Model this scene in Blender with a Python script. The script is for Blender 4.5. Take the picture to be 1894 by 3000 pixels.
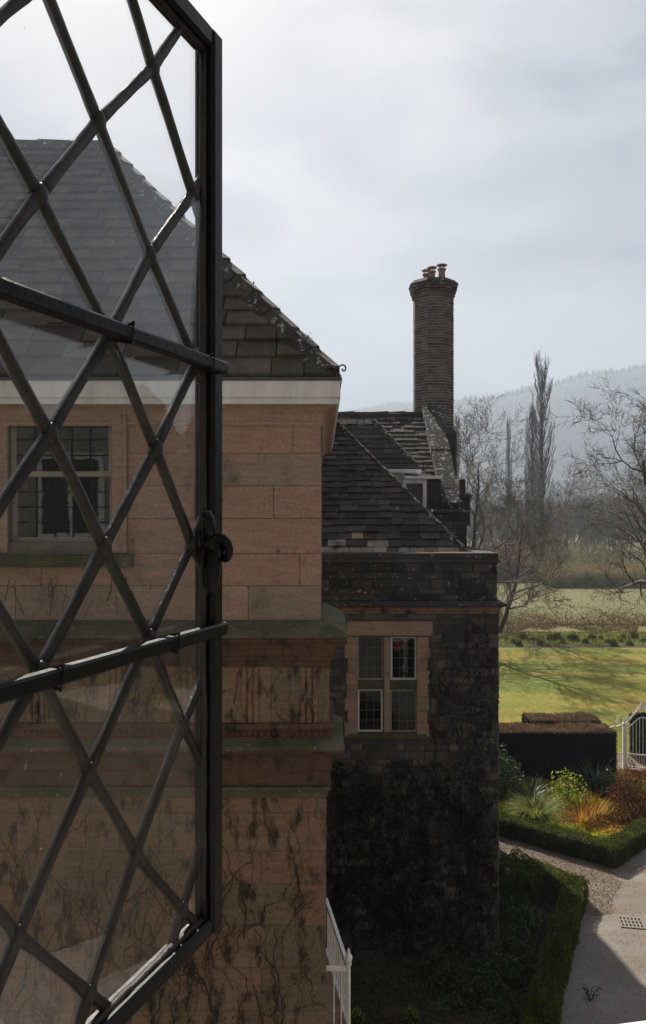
import bpy, math, random
import numpy as np
from mathutils import Vector
for o in list(bpy.data.objects): bpy.data.objects.remove(o)
S = bpy.context.scene
COL = S.collection
R = math.radians
# ------------------------------------------------------------------ camera
EYE = 8.0                                   # metres above the drive
cam = bpy.data.cameras.new("camera"); camo = bpy.data.objects.new("camera", cam); COL.objects.link(camo)
cam.sensor_fit = 'VERTICAL'; cam.sensor_height = 36.0; cam.lens = 28.8
cam.clip_start = 0.02; cam.clip_end = 5000
camo.location = (0, 0, EYE); camo.rotation_euler = (R(90), 0, 0)
S.camera = camo
# ------------------------------------------------------------------ sky and sun
SUN_AZ, SUN_EL = R(-14), R(40)            # azimuth from +Y towards +X
sdir = Vector((math.sin(SUN_AZ)*math.cos(SUN_EL), math.cos(SUN_AZ)*math.cos(SUN_EL), math.sin(SUN_EL)))
w = bpy.data.worlds.new("World"); S.world = w; w.use_nodes = True
nt = w.node_tree; N = nt.nodes; L = nt.links
bg = N['Background']; bg.inputs['Strength'].default_value = 0.1
sky = N.new('ShaderNodeTexSky'); sky.sky_type = 'NISHITA'; sky.sun_disc = False
sky.sun_elevation = SUN_EL; sky.sun_rotation = SUN_AZ % (2*math.pi)
sky.air_density = 1.0; sky.dust_density = 2.0
tc = N.new('ShaderNodeTexCoord')
mp = N.new('ShaderNodeMapping'); mp.inputs['Scale'].default_value = (1.0, 1.0, 2.4); mp.inputs['Rotation'].default_value = (0.1, 0.25, 0.4)
L.new(tc.outputs['Generated'], mp.inputs['Vector'])
n1 = N.new('ShaderNodeTexNoise'); n1.inputs['Scale'].default_value = 3.4; n1.inputs['Detail'].default_value = 7; n1.inputs['Roughness'].default_value = 0.5
n1.inputs['Distortion'].default_value = 0.25
L.new(mp.outputs[0], n1.inputs['Vector'])
cr = N.new('ShaderNodeValToRGB'); e = cr.color_ramp.elements
e[0].position = 0.40; e[0].color = (1.30, 1.38, 1.60, 1); e[1].position = 0.60; e[1].color = (2.60, 2.53, 2.50, 1)
L.new(n1.outputs['Fac'], cr.inputs[0])
mx = N.new('ShaderNodeMix'); mx.data_type = 'RGBA'; mx.inputs['Factor'].default_value = 0.9
L.new(sky.outputs[0], mx.inputs[6]); L.new(cr.outputs[0], mx.inputs[7])
dot = N.new('ShaderNodeVectorMath'); dot.operation = 'DOT_PRODUCT'; dot.inputs[1].default_value = sdir
L.new(tc.outputs['Generated'], dot.inputs[0])
mxx = N.new('ShaderNodeMath'); mxx.operation = 'MAXIMUM'; mxx.inputs[1].default_value = 0; L.new(dot.outputs['Value'], mxx.inputs[0])
pw = N.new('ShaderNodeMath'); pw.operation = 'POWER'; pw.inputs[1].default_value = 22; L.new(mxx.outputs[0], pw.inputs[0])
gl = N.new('ShaderNodeMix'); gl.data_type = 'RGBA'; gl.blend_type = 'ADD'; L.new(pw.outputs[0], gl.inputs['Factor'])
L.new(mx.outputs[2], gl.inputs[6]); gl.inputs[7].default_value = (1.7, 1.55, 1.32, 1)
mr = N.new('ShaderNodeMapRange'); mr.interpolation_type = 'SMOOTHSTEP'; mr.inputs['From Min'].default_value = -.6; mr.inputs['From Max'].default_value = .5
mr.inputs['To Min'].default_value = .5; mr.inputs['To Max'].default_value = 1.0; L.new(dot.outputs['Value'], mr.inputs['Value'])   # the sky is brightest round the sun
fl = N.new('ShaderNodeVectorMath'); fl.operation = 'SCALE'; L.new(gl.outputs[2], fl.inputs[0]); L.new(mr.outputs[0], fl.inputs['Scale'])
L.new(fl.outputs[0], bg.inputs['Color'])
sun = bpy.data.lights.new("sun", 'SUN'); suno = bpy.data.objects.new("sun", sun); COL.objects.link(suno)
sun.energy = 5.0; sun.angle = R(0.6); sun.color = (1.0, 0.92, 0.80)
suno.rotation_euler = (-sdir).to_track_quat('-Z', 'Y').to_euler()
suno.location = (0, 0, 60)
vs = S.view_settings
S.display_settings.display_device = 'sRGB'
vs.view_transform = 'Standard'; vs.look = 'None'; vs.exposure = 1.15; vs.gamma = 1.0; vs.use_curve_mapping = False
S.cycles.max_bounces = 6; S.cycles.transparent_max_bounces = 24; S.cycles.volume_bounces = 0
S.cycles.use_denoising = True
S.cycles.sample_clamp_indirect = 4

# ------------------------------------------------------------------ helpers
rng = random.Random(7)
F = 2400.0; CX = 947.0; CY = 1500.0
def W(px, py, D): return Vector(((px-CX)/F*D, D, EYE+(CY-py)/F*D))
def G(px, py):                               # a point on the ground
    D = EYE*F/(py-CY); return Vector(((px-CX)/F*D, D, 0))
WLOC = {}
def wloc(o): return WLOC.get(o.name, Vector((0, 0, 0))) if o else Vector((0, 0, 0))
def tag(o, label=None, cat=None, group=None, kind=None):
    if label: o['label'] = label
    if cat: o['category'] = cat
    if group: o['group'] = group
    if kind: o['kind'] = kind
    return o
def thing(name, loc, label, cat, group=None):
    o = bpy.data.objects.new(name, None); COL.objects.link(o); o.location = loc; o.empty_display_size = 0.2
    WLOC[o.name] = Vector(loc); return tag(o, label, cat, group)
def npmesh(name, V, Fc, material, parent=None, tones=None, smooth=False, origin=None):
    V = np.asarray(V, dtype=np.float32).reshape(-1, 3); base = wloc(parent) if parent else Vector(origin or (0, 0, 0))
    V = V - np.array(base, dtype=np.float32)
    me = bpy.data.meshes.new(name)
    if isinstance(Fc, np.ndarray):
        k = Fc.shape[1]; m = Fc.shape[0]
        me.vertices.add(len(V)); me.vertices.foreach_set('co', V.ravel())
        me.loops.add(m*k); me.loops.foreach_set('vertex_index', Fc.astype(np.int32).ravel())
        me.polygons.add(m); me.polygons.foreach_set('loop_start', np.arange(0, m*k, k, dtype=np.int32))
        me.polygons.foreach_set('loop_total', np.full(m, k, dtype=np.int32))
        me.update(calc_edges=True)
    else:
        me.from_pydata([tuple(v) for v in V.tolist()], [], Fc); m = len(Fc)
    if tones is not None:
        a = me.attributes.new('tone', 'FLOAT', 'FACE'); a.data.foreach_set('value', np.asarray(tones, dtype=np.float32))
    if smooth: me.polygons.foreach_set('use_smooth', np.ones(m, dtype=bool))
    me.materials.append(material); me.validate()
    o = bpy.data.objects.new(name, me); COL.objects.link(o)
    if parent: o.parent = parent; WLOC[o.name] = base
    else: o.location = base; WLOC[o.name] = Vector(base)
    return o
class MB:
    def __init__(s): s.v = []; s.f = []; s.t = []
    def face(s, pts, tone=0.5):
        i = len(s.v); s.v += [tuple(p) for p in pts]; s.f.append(tuple(range(i, i+len(pts)))); s.t.append(tone)
    def mesh(s, pts, faces, tone=0.5):
        i = len(s.v); s.v += [tuple(p) for p in pts]
        for f in faces: s.f.append(tuple(i+k for k in f)); s.t.append(tone)
    def hexa(s, p, tone=0.5):                # 8 points: bottom ring, top ring
        s.mesh(p, [(3,2,1,0),(4,5,6,7),(0,1,5,4),(1,2,6,5),(2,3,7,6),(3,0,4,7)], tone)
    def box(s, x0, x1, y0, y1, z0, z1, tone=0.5, bev=0.0):
        if bev <= 0:
            s.hexa([(x0,y0,z0),(x1,y0,z0),(x1,y1,z0),(x0,y1,z0),(x0,y0,z1),(x1,y0,z1),(x1,y1,z1),(x0,y1,z1)], tone); return
        b = bev                               # rounded-off box: ring at each level, chamfered top and bottom
        def ring(z, i): return [(x0+i,y0+b,z),(x0+b,y0+i,z),(x1-b,y0+i,z),(x1-i,y0+b,z),(x1-i,y1-b,z),(x1-b,y1-i,z),(x0+b,y1-i,z),(x0+i,y1-b,z)]
        P = ring(z0, b*.9)+ring(z0+b, 0)+ring(z1-b, 0)+ring(z1, b*.9)
        fs = [tuple(range(7, -1, -1)), tuple(range(24, 32))]
        for k in range(3):
            for j in range(8): fs.append((k*8+j, k*8+(j+1)%8, k*8+8+(j+1)%8, k*8+8+j))
        s.mesh(P, fs, tone)
    def tube(s, pts, rad, sides=8, tone=0.5, caps=True):
        pts = [Vector(p) for p in pts]; n = len(pts)
        if not hasattr(rad, '__len__'): rad = [rad]*n
        ring = []; ref = None
        for i, p in enumerate(pts):
            d = (pts[min(i+1, n-1)]-pts[max(i-1, 0)]).normalized()
            if ref is None: ref = Vector((0, 0, 1)) if abs(d.z) < .9 else Vector((1, 0, 0))
            a = d.cross(ref).normalized(); b = a.cross(d).normalized(); ref = b
            ring.append([p+(a*math.cos(2*math.pi*k/sides)+b*math.sin(2*math.pi*k/sides))*rad[i] for k in range(sides)])
        P = [q for r in ring for q in r]; fs = []
        for i in range(n-1):
            for k in range(sides): fs.append((i*sides+k, i*sides+(k+1) % sides, (i+1)*sides+(k+1) % sides, (i+1)*sides+k))
        if caps: fs += [tuple(range(sides-1, -1, -1)), tuple((n-1)*sides+k for k in range(sides))]
        s.mesh(P, fs, tone)
    def lathe(s, c, prof, sides=12, tone=0.5):
        P = [(c[0]+r*math.cos(2*math.pi*k/sides), c[1]+r*math.sin(2*math.pi*k/sides), c[2]+z) for r, z in prof for k in range(sides)]
        fs = []
        for i in range(len(prof)-1):
            for k in range(sides): fs.append((i*sides+k, i*sides+(k+1) % sides, (i+1)*sides+(k+1) % sides, (i+1)*sides+k))
        fs += [tuple(range(sides-1, -1, -1)), tuple((len(prof)-1)*sides+k for k in range(sides))]
        s.mesh(P, fs, tone)
    def ball(s, c, r, tone=.5, sx=1, sy=1, sz=1):
        s0 = len(s.v); s.lathe((0, 0, 0), [(max(1e-3, r*math.sin(math.pi*i/8)), -r*math.cos(math.pi*i/8)) for i in range(9)], 10, tone)
        for i in range(s0, len(s.v)):
            x, y, z = s.v[i]; s.v[i] = (c[0]+x*sx, c[1]+y*sy, c[2]+z*sz)
    def build(s, name, material, parent=None, smooth=False, origin=None):
        return npmesh(name, s.v, s.f, material, parent, s.t, smooth, origin)
def sweep(mb, prof, path, tone=.5):
    """Mitred moulding: prof = [(outward offset, z)], path = plan points; outward is to the right of travel."""
    n = len(path); rows = []
    for i in range(n):
        p = Vector(path[i]); ds = []
        if i > 0: ds.append((p-Vector(path[i-1])).normalized())
        if i < n-1: ds.append((Vector(path[i+1])-p).normalized())
        ns = [Vector((d.y, -d.x)) for d in ds]
        m = ns[0] if len(ns) == 1 else (ns[0]+ns[1])/(1+ns[0].dot(ns[1]))
        rows.append([(p.x+m.x*o, p.y+m.y*o, z) for o, z in prof])
    k = len(prof); P = [q for r in rows for q in r]; fs = []
    for i in range(n-1):
        for j in range(k-1): fs.append((i*k+j, (i+1)*k+j, (i+1)*k+j+1, i*k+j+1))
    fs += [tuple(range(k)), tuple((n-1)*k+j for j in range(k-1, -1, -1))]
    mb.mesh(P, fs, tone)
def blocks(mb, x0, x1, z0, z1, y, ch, bw, gap=.006, proud=.006, cham=.006, jit=.003, holes=(), rnd=None, axis='x', sgn=-1, tonef=None):
    """Stones laid in courses on a wall face; every stone its own chamfered slab."""
    rnd = rnd or rng; z = z0
    while z < z1-.02:
        h = min(ch() if callable(ch) else ch, z1-z)
        if z1-(z+h) < .05: h = z1-z
        x = x0 - rnd.random()*bw()*.8
        while x < x1-.01:
            wd = bw(); a, b = max(x, x0), min(x+wd, x1); x += wd
            if b-a < .03: continue
            segs = [(a, b)]
            for (hx0, hx1, hz0, hz1) in holes:
                if z+h*.5 > hz0 and z+h*.5 < hz1:
                    ns = []
                    for p, q in segs:
                        if q <= hx0 or p >= hx1: ns.append((p, q)); continue
                        if p < hx0-.02: ns.append((p, hx0))
                        if q > hx1+.02: ns.append((hx1, q))
                    segs = ns
            for p, q in segs:
                pr = y+sgn*(proud+rnd.uniform(-jit, jit)); g = gap/2; c = cham
                j = lambda: rnd.uniform(-1, 1)*jit*.8
                o4 = [(p+g, z+g), (q-g, z+g), (q-g, z+h-g), (p+g, z+h-g)]
                i4 = [(p+g+c+j(), z+g+c+j()), (q-g-c+j(), z+g+c+j()), (q-g-c+j(), z+h-g-c+j()), (p+g+c+j(), z+h-g-c+j())]
                if axis == 'x': P = [(u, y, v) for u, v in o4]+[(u, pr, v) for u, v in i4]
                else: P = [(y, u, v) for u, v in o4]+[(pr, u, v) for u, v in i4]
                t = tonef((p+q)/2, z+h/2) if tonef else rnd.random()
                mb.mesh(P, [(4,5,6,7),(0,1,5,4),(1,2,6,5),(2,3,7,6),(3,0,4,7)], t)
        z += h
def tiles(mb, A, U, V, vlen, course, wfun, ufun, thick=.022, rnd=None, tonef=None, lift=.0):
    """Stone tiles lapped up a slope: A eaves origin, U along eaves, V up the slope (units); ufun(v)->(u0,u1)."""
    rnd = rnd or rng; U = Vector(U).normalized(); V = Vector(V).normalized(); Nn = U.cross(V).normalized()
    v = 0.0; A = Vector(A); row = 0
    while v < vlen-.02:
        c = course(v/vlen) if callable(course) else course
        u0, u1 = ufun(v); u0b, u1b = ufun(min(v+c, vlen)); u = u0-rnd.random()*wfun()
        while u < u1:
            wd = wfun()*(1-.25*v/vlen); a, b = max(u, u0), min(u+wd, u1); u += wd
            if b-a < .02: continue
            a2, b2 = max(a, min(u0b, b)), min(b, max(u1b, a)); g = rnd.uniform(.003, .009)
            t = thick*rnd.uniform(.7, 1.35); dv = rnd.uniform(-.012, .012); sk = rnd.uniform(-.006, .006); l = c*1.25
            def P(uu, vv, nn): return A+U*uu+V*vv+Nn*nn
            hi = lift+t*1.0; lo = lift-.004
            k = 1.25 if v+c*1.25 < vlen else 1.0
            a3, b3 = a+(a2-a)*k, b+(b2-b)*k
            pts = [P(a+g, v+dv, lift), P(b-g, v+dv+sk, lift), P(b3-g, v+l, lo-.01), P(a3+g, v+l, lo-.01),
                   P(a+g, v+dv, hi+t*.6), P(b-g, v+dv+sk, hi+t*.6*rnd.uniform(.7, 1.2)), P(b3-g, v+l, lo+t*.6), P(a3+g, v+l, lo+t*.6)]
            mb.mesh(pts, [(4,5,6,7),(0,1,5,4),(1,2,6,5),(3,0,4,7)], tonef(row, (a+b)/2) if tonef else rnd.random())
        v += c; row += 1
def segs_mesh(segs, sides=4):
    A = np.array(segs, dtype=np.float64); P0, P1, R0, R1 = A[:, 0:3], A[:, 3:6], A[:, 6], A[:, 7]
    d = P1-P0; d /= np.linalg.norm(d, axis=1, keepdims=True)+1e-9
    ref = np.where(np.abs(d[:, 2:3]) < .9, np.array([[0, 0, 1.]]), np.array([[1., 0, 0]]))
    a = np.cross(d, ref); a /= np.linalg.norm(a, axis=1, keepdims=True)+1e-9; b = np.cross(a, d); n = len(A)
    V = np.zeros((n, 2*sides, 3))
    for k in range(sides):
        o = a*math.cos(2*math.pi*k/sides)+b*math.sin(2*math.pi*k/sides)
        V[:, k] = P0+o*R0[:, None]; V[:, sides+k] = P1+o*R1[:, None]
    base = (np.arange(n)*2*sides)[:, None]
    Fs = [np.concatenate([base+k, base+(k+1) % sides, base+sides+(k+1) % sides, base+sides+k], axis=1) for k in range(sides)]
    return V.reshape(-1, 3), np.stack(Fs, axis=1).reshape(-1, 4)
def leaf_mesh(C, size, seed=1, aspect=.55, up=0.0):
    """A leaf-shaped quad at every centre."""
    r = np.random.default_rng(seed); n = len(C); C = np.asarray(C, dtype=np.float64)
    a = r.normal(size=(n, 3)); a[:, 2] += up; a /= np.linalg.norm(a, axis=1, keepdims=True)
    t = r.normal(size=(n, 3)); b = np.cross(a, t); b /= np.linalg.norm(b, axis=1, keepdims=True)+1e-9
    s = size*r.uniform(.55, 1.25, size=(n, 1)); c = np.cross(a, b)*s*.12
    V = np.stack([C-a*s, C+b*s*aspect+c, C+a*s, C-b*s*aspect+c], axis=1).reshape(-1, 3)
    return V, np.arange(n*4).reshape(n, 4), r.uniform(0, 1, n)
def blade_mesh(specs, nseg=4):
    """Arching blades: (base, azimuth, elevation, length, width, droop)."""
    V = []; Fc = []; T = []
    for (b, az, el, ln, wd, dr) in specs:
        p = Vector(b); e = el; side = Vector((-math.sin(az), math.cos(az), 0)); i0 = len(V); t = rng.random()
        for k in range(nseg+1):
            ww = wd*(1-(k/nseg)**1.6)*.5+.0008; V.append(tuple(p-side*ww)); V.append(tuple(p+side*ww))
            p = p+Vector((math.cos(az)*math.cos(e), math.sin(az)*math.cos(e), math.sin(e)))*ln/nseg; e -= dr/nseg
        for k in range(nseg): j = i0+2*k; Fc.append((j, j+1, j+3, j+2)); T.append(t)
    return np.array(V), np.array(Fc), np.array(T)
def sheet(name, pts, z, material, step=None, origin=None):
    mb = MB(); mb.face([(p[0], p[1], z) for p in pts]); o = mb.build(name, material); return tag(o, kind='structure')

# ------------------------------------------------------------------ materials
class NT:
    def __init__(s, name):
        s.m = bpy.data.materials.new(name); s.m.use_nodes = True; s.nt = s.m.node_tree; s.b = s.nt.nodes['Principled BSDF']
        s.co = s.nt.nodes.new('ShaderNodeNewGeometry').outputs['Position']
    def n(s, t, **kw):
        x = s.nt.nodes.new(t)
        for k, v in kw.items(): setattr(x, k, v)
        return x
    def l(s, a, b): s.nt.links.new(a, b)
    def map(s, scale=(1, 1, 1), rot=(0, 0, 0)):
        m = s.n('ShaderNodeMapping'); m.inputs['Scale'].default_value = scale; m.inputs['Rotation'].default_value = rot; s.l(s.co, m.inputs[0]); return m.outputs[0]
    def noise(s, scale, detail=4, rough=.55, co=None, dist=0):
        x = s.n('ShaderNodeTexNoise'); x.inputs['Scale'].default_value = scale; x.inputs['Detail'].default_value = detail
        x.inputs['Roughness'].default_value = rough; x.inputs['Distortion'].default_value = dist; s.l(co or s.co, x.inputs['Vector']); return x.outputs['Fac']
    def ramp(s, fac, stops):
        x = s.n('ShaderNodeValToRGB'); el = x.color_ramp.elements
        while len(el) < len(stops): el.new(.5)
        for i, (p, c) in enumerate(stops):
            el[i].position = p; el[i].color = (c, c, c, 1) if not hasattr(c, '__len__') else (*c, 1)
        s.l(fac, x.inputs[0]); return x.outputs[0]
    def mix(s, fac, a, b, mode='MIX'):
        x = s.n('ShaderNodeMix', data_type='RGBA', blend_type=mode)
        for sock, v in ((x.inputs['Factor'], fac), (x.inputs[6], a), (x.inputs[7], b)):
            if hasattr(v, 'is_linked'): s.l(v, sock)
            elif hasattr(v, '__len__'): sock.default_value = (*v, 1)
            else: sock.default_value = v
        return x.outputs[2]
    def math(s, op, a, b=0.0, c=None):
        x = s.n('ShaderNodeMath', operation=op)
        for i, v in enumerate((a, b) if c is None else (a, b, c)):
            if hasattr(v, 'is_linked'): s.l(v, x.inputs[i])
            else: x.inputs[i].default_value = v
        return x.outputs[0]
    def tone(s):
        x = s.n('ShaderNodeAttribute', attribute_name='tone'); return x.outputs['Fac']
    def bump(s, h, st=.4, dist=.01):
        x = s.n('ShaderNodeBump'); x.inputs['Strength'].default_value = st; x.inputs['Distance'].default_value = dist
        s.l(h, x.inputs['Height']); s.l(x.outputs[0], s.b.inputs['Normal'])
    def done(s, col, rough=.9, metal=0, spec=.3):
        if hasattr(col, 'is_linked'): s.l(col, s.b.inputs['Base Color'])
        else: s.b.inputs['Base Color'].default_value = (*col, 1)
        s.b.inputs['Roughness'].default_value = rough; s.b.inputs['Metallic'].default_value = metal
        s.b.inputs['Specular IOR Level'].default_value = spec; return s.m
def stony(name, stops, tonestops=((0, .7), (1, 1.25)), scale=3.0, stretch=(1, 1, 1), fine=40, lichen=None, lich=(.66, .72), lichscale=14,
          moss=None, mosst=(.5, .65), stain=None, staint=(.55, .7), stainstretch=(6, 6, .8), stainscale=1.0, bump=.5, bdist=.012, rough=.92):
    t = NT(name); c = t.ramp(t.noise(scale, 6, .6, t.map(stretch)), stops)
    c = t.mix(1.0, c, t.ramp(t.tone(), [(p, v) for p, v in tonestops]), 'MULTIPLY')
    c = t.mix(1.0, c, t.ramp(t.noise(fine, 5, .65), [(.25, .62), (.75, 1.25)]), 'MULTIPLY')
    if moss: c = t.mix(t.ramp(t.noise(2.3, 6, .65), [(mosst[0], 0.0), (mosst[1], 1.0)]), c, moss)
    if stain: c = t.mix(t.ramp(t.noise(stainscale, 6, .65, t.map(stainstretch)), [(staint[0], 0.0), (staint[1], .85)]), c, stain)
    if lichen: c = t.mix(t.ramp(t.noise(lichscale, 3, .6), [(lich[0], 0.0), (lich[1], .9)]), c, lichen)
    t.bump(t.noise(fine*.6, 8, .7), bump, bdist); return t.done(c, rough)
def sandstone(name, tan, buff, stains, staint, stretch, low=.62, fine=42, speck=0):
    t = NT(name); n1_ = t.noise(1.5, 6, .62, t.map((1, 1, 3.2))); tn = t.tone()
    f = t.math('ADD', t.math('MULTIPLY', n1_, .9), t.math('MULTIPLY', tn, .55))
    c = t.mix(t.ramp(f, [(.52, 0.0), (.82, 1.0)]), buff, tan)
    c = t.mix(1.0, c, t.ramp(t.noise(5, 6, .7, t.map((1, 1, 5))), [(.3, .78), (.7, 1.16)]), 'MULTIPLY')
    c = t.mix(1.0, c, t.ramp(t.noise(fine, 5, .7), [(.25, low), (.75, 1.22)]), 'MULTIPLY')
    c = t.mix(1.0, c, t.ramp(tn, [(0, .86), (.5, 1.05), (1, .92)]), 'MULTIPLY')
    c = t.mix(t.ramp(t.noise(1.25, 7, .68, t.map(stretch)), [(staint[0], 0.0), (staint[1], .92)]), c, stains)
    c = t.mix(t.ramp(t.noise(9, 3, .5), [(.70, 0.0), (.75, .7)]), c, stains)
    t.bump(t.noise(fine*.6, 8, .75), .45, .008); return t.done(c, .92)
def plain(name, col, rough=.5, metal=0, var=.25, scale=8, spec=.4, bump=0, stretch=(1, 1, 1)):
    t = NT(name); f = t.noise(scale, 5, .6, t.map(stretch))
    c = t.ramp(f, [(.25, tuple(x*(1-var) for x in col)), (.75, tuple(min(1, x*(1+var)) for x in col))])
    if bump: t.bump(t.noise(scale*3, 6, .7), bump, .003)
    return t.done(c, rough, metal, spec)
def leafy(name, cols, rough=.55, trans=.25):
    t = NT(name); k = len(cols); c = t.ramp(t.tone(), [(i/(k-1), cols[i]) for i in range(k)])
    c = t.mix(1.0, c, t.ramp(t.noise(1.7, 4, .6), [(.3, .6), (.7, 1.35)]), 'MULTIPLY')
    m = t.done(c, rough, 0, .08)
    if trans:                                    # leaves let some sunlight through
        tr = t.n('ShaderNodeBsdfTranslucent'); t.l(c, tr.inputs[0]); ms = t.n('ShaderNodeMixShader'); ms.inputs[0].default_value = trans
        out = t.nt.nodes['Material Output']; t.l(t.b.outputs[0], ms.inputs[1]); t.l(tr.outputs[0], ms.inputs[2]); t.l(ms.outputs[0], out.inputs[0])
    return m
Mt = {}
Mt['sand'] = sandstone('sandstone', (.37, .235, .178), (.31, .245, .19), (.085, .066, .052), (.535, .73), (2.2, 2.2, 1.2))
Mt['sandlow'] = sandstone('stained_sandstone', (.235, .140, .096), (.195, .145, .10), (.022, .018, .014), (.51, .63), (6, 6, 2.6))
Mt['sandred'] = sandstone('red_sandstone', (.12, .066, .047), (.075, .055, .043), (.022, .017, .014), (.52, .66), (6, 6, 2.2))
Mt['sandmoss'] = stony('mossy_ledge_stone', [(.3, (.09, .075, .05)), (.7, (.14, .12, .085))], ((0, .8), (1, 1.2)), 4, (1, 1, 1), 50, lichen=(.26, .25, .22), lich=(.63, .72), lichscale=22,
                       moss=(.055, .06, .025), mosst=(.45, .6), bump=.8)
Mt['palestone'] = stony('pale_ashlar', [(.3, (.24, .22, .19)), (.7, (.31, .285, .25))], ((0, .85), (1, 1.15)), 2)
Mt['mortar'] = stony('mortar', [(.3, (.13, .115, .095)), (.7, (.19, .17, .14))], ((0, 1), (1, 1)), 6)
Mt['darkmortar'] = stony('dark_mortar', [(.3, (.06, .055, .048)), (.7, (.10, .092, .08))], ((0, 1), (1, 1)), 6)
Mt['white'] = plain('white_paint', (.64, .63, .625), .5, 0, .16, 3, stretch=(3, 3, .5))
Mt['lead'] = plain('lead_sheet', (.075, .08, .088), .55, .3, .25, 14)
Mt['tile'] = stony('stone_tiles', [(.25, (.030, .025, .021)), (.6, (.058, .048, .040)), (.8, (.075, .065, .052))], ((0, .45), (.6, 1.0), (.93, 1.45), (.96, 4.6), (1, 5.4)), 5, (1, 1, 1), 30,
                   lichen=(.30, .29, .27), lich=(.665, .70), lichscale=13, moss=(.035, .035, .018), mosst=(.52, .7), bump=.8, bdist=.02)
Mt['tilenear'] = stony('stone_tiles_near', [(.25, (.052, .040, .030)), (.6, (.10, .08, .06)), (.8, (.12, .10, .075))], ((0, .5), (.6, 1.0), (1, 1.4)), 4, (1, 1, 1), 26,
                       lichen=(.32, .31, .29), lich=(.70, .76), lichscale=11, moss=(.05, .047, .025), mosst=(.5, .68), bump=.8, bdist=.02)
Mt['hip'] = stony('hip_stones', [(.3, (.038, .033, .027)), (.7, (.075, .065, .052))], ((0, .65), (1, 1.2)), 5, (1, 1, 1), 30, lichen=(.42, .41, .38), lich=(.58, .70), lichscale=17, bump=.9, bdist=.02)
Mt['verge'] = stony('verge_stone', [(.3, (.028, .025, .022)), (.7, (.055, .048, .042))], ((0, .65), (1, 1.2)), 5, (1, 1, 1), 30, lichen=(.42, .41, .38), lich=(.56, .65), lichscale=11, bump=.9, bdist=.02)
Mt['rubble'] = stony('dark_wall_stone', [(.25, (.055, .049, .043)), (.5, (.090, .080, .070)), (.75, (.105, .080, .060))], ((0, .5), (.7, 1.1), (1, 1.6)), 2.5, (1, 1, 1), 30,
                     lichen=(.26, .26, .25), lich=(.72, .77), lichscale=17, bump=.7, bdist=.02)
Mt['parapet'] = stony('parapet_stone', [(.25, (.032, .028, .025)), (.55, (.055, .048, .042)), (.8, (.085, .075, .065))], ((0, .5), (1, 1.5)), 3, (1, 1, 1), 30,
                      lichen=(.36, .36, .34), lich=(.635, .70), lichscale=15, bump=.8, bdist=.02)
Mt['brick'] = stony('chimney_brick', [(.3, (.095, .070, .057)), (.7, (.165, .122, .097))], ((0, .42), (.5, .95), (1, 1.55)), 6, (1, 1, 1), 50, bump=.5)
Mt['brickmortar'] = stony('brick_mortar', [(.3, (.32, .29, .25)), (.7, (.44, .40, .35))], ((0, 1), (1, 1)), 6)
Mt['terracotta'] = plain('terracotta', (.30, .19, .14), .8, 0, .3, 6)
Mt['iron'] = plain('black_iron', (.0035, .0033, .0032), .34, 0, .35, 30, bump=.4, spec=.13)
Mt['came'] = plain('lead_came', (.020, .017, .015), .40, .35, .6, 26, bump=.8, spec=.3)
Mt['whiteiron'] = plain('white_ironwork', (.80, .78, .74), .5, 0, .15, 12)
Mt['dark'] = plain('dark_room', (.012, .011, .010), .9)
Mt['sashpaint'] = plain('aged_sash_paint', (.25, .22, .175), .6)
Mt['cream'] = plain('cream_blind', (.36, .33, .26), .8)
Mt['red'] = plain('red_curtain', (.30, .03, .022), .8, 0, .7, 14)
Mt['palegrey'] = plain('weathered_paint', (.34, .33, .31), .6)
Mt['dfgrey'] = plain('lead_line', (.16, .16, .155), .6)
def glass_mat(name, dirt=0.0, r0=.045, rough=.0, wav=0.0, tint=(1, 1, 1), dark=None):
    t = NT(name); g = t.n('ShaderNodeNewGeometry')
    d = t.n('ShaderNodeVectorMath', operation='DOT_PRODUCT'); t.l(g.outputs['Incoming'], d.inputs[0]); t.l(g.outputs['Normal'], d.inputs[1])
    c = t.math('ABSOLUTE', d.outputs['Value']); fz = t.math('POWER', t.math('SUBTRACT', 1.0, c), 5.0)
    fr = t.math('ADD', t.math('MULTIPLY', fz, 1-r0), r0)
    gl = t.n('ShaderNodeBsdfGlossy'); gl.inputs['Roughness'].default_value = rough; gl.inputs['Color'].default_value = (1, 1, 1, 1)
    if wav:
        b = t.n('ShaderNodeBump'); b.inputs['Strength'].default_value = wav; b.inputs['Distance'].default_value = .01
        t.l(t.noise(9, 2, .5), b.inputs['Height']); t.l(b.outputs[0], gl.inputs['Normal'])
    if dark: tr = t.n('ShaderNodeBsdfDiffuse'); tr.inputs[0].default_value = (*dark, 1)
    else: tr = t.n('ShaderNodeBsdfTransparent'); tr.inputs[0].default_value = (*tint, 1)
    m = t.n('ShaderNodeMixShader'); t.l(fr, m.inputs[0]); t.l(tr.outputs[0], m.inputs[1]); t.l(gl.outputs[0], m.inputs[2]); o = m.outputs[0]
    if dirt:
        df = t.n('ShaderNodeBsdfDiffuse'); df.inputs[0].default_value = (.62, .63, .64, 1); m2 = t.n('ShaderNodeMixShader')
        sp = t.math('MULTIPLY', t.ramp(t.noise(150, 2, .5), [(.735, 0.0), (.80, 1.0)]), t.ramp(t.noise(7, 3, .6), [(.48, 0.0), (.66, .5)]))
        film = t.math('MULTIPLY', t.ramp(t.noise(11, 5, .65), [(.3, .25), (.75, 1.0)]), dirt)
        t.l(t.math('ADD', sp, film), m2.inputs[0]); t.l(o, m2.inputs[1]); t.l(df.outputs[0], m2.inputs[2]); o = m2.outputs[0]
    t.l(o, t.nt.nodes['Material Output'].inputs[0]); return t.m
Mt['glass'] = glass_mat('casement_glass', r0=.055, dirt=.014, wav=.03, tint=(.97, .975, .98))
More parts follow.
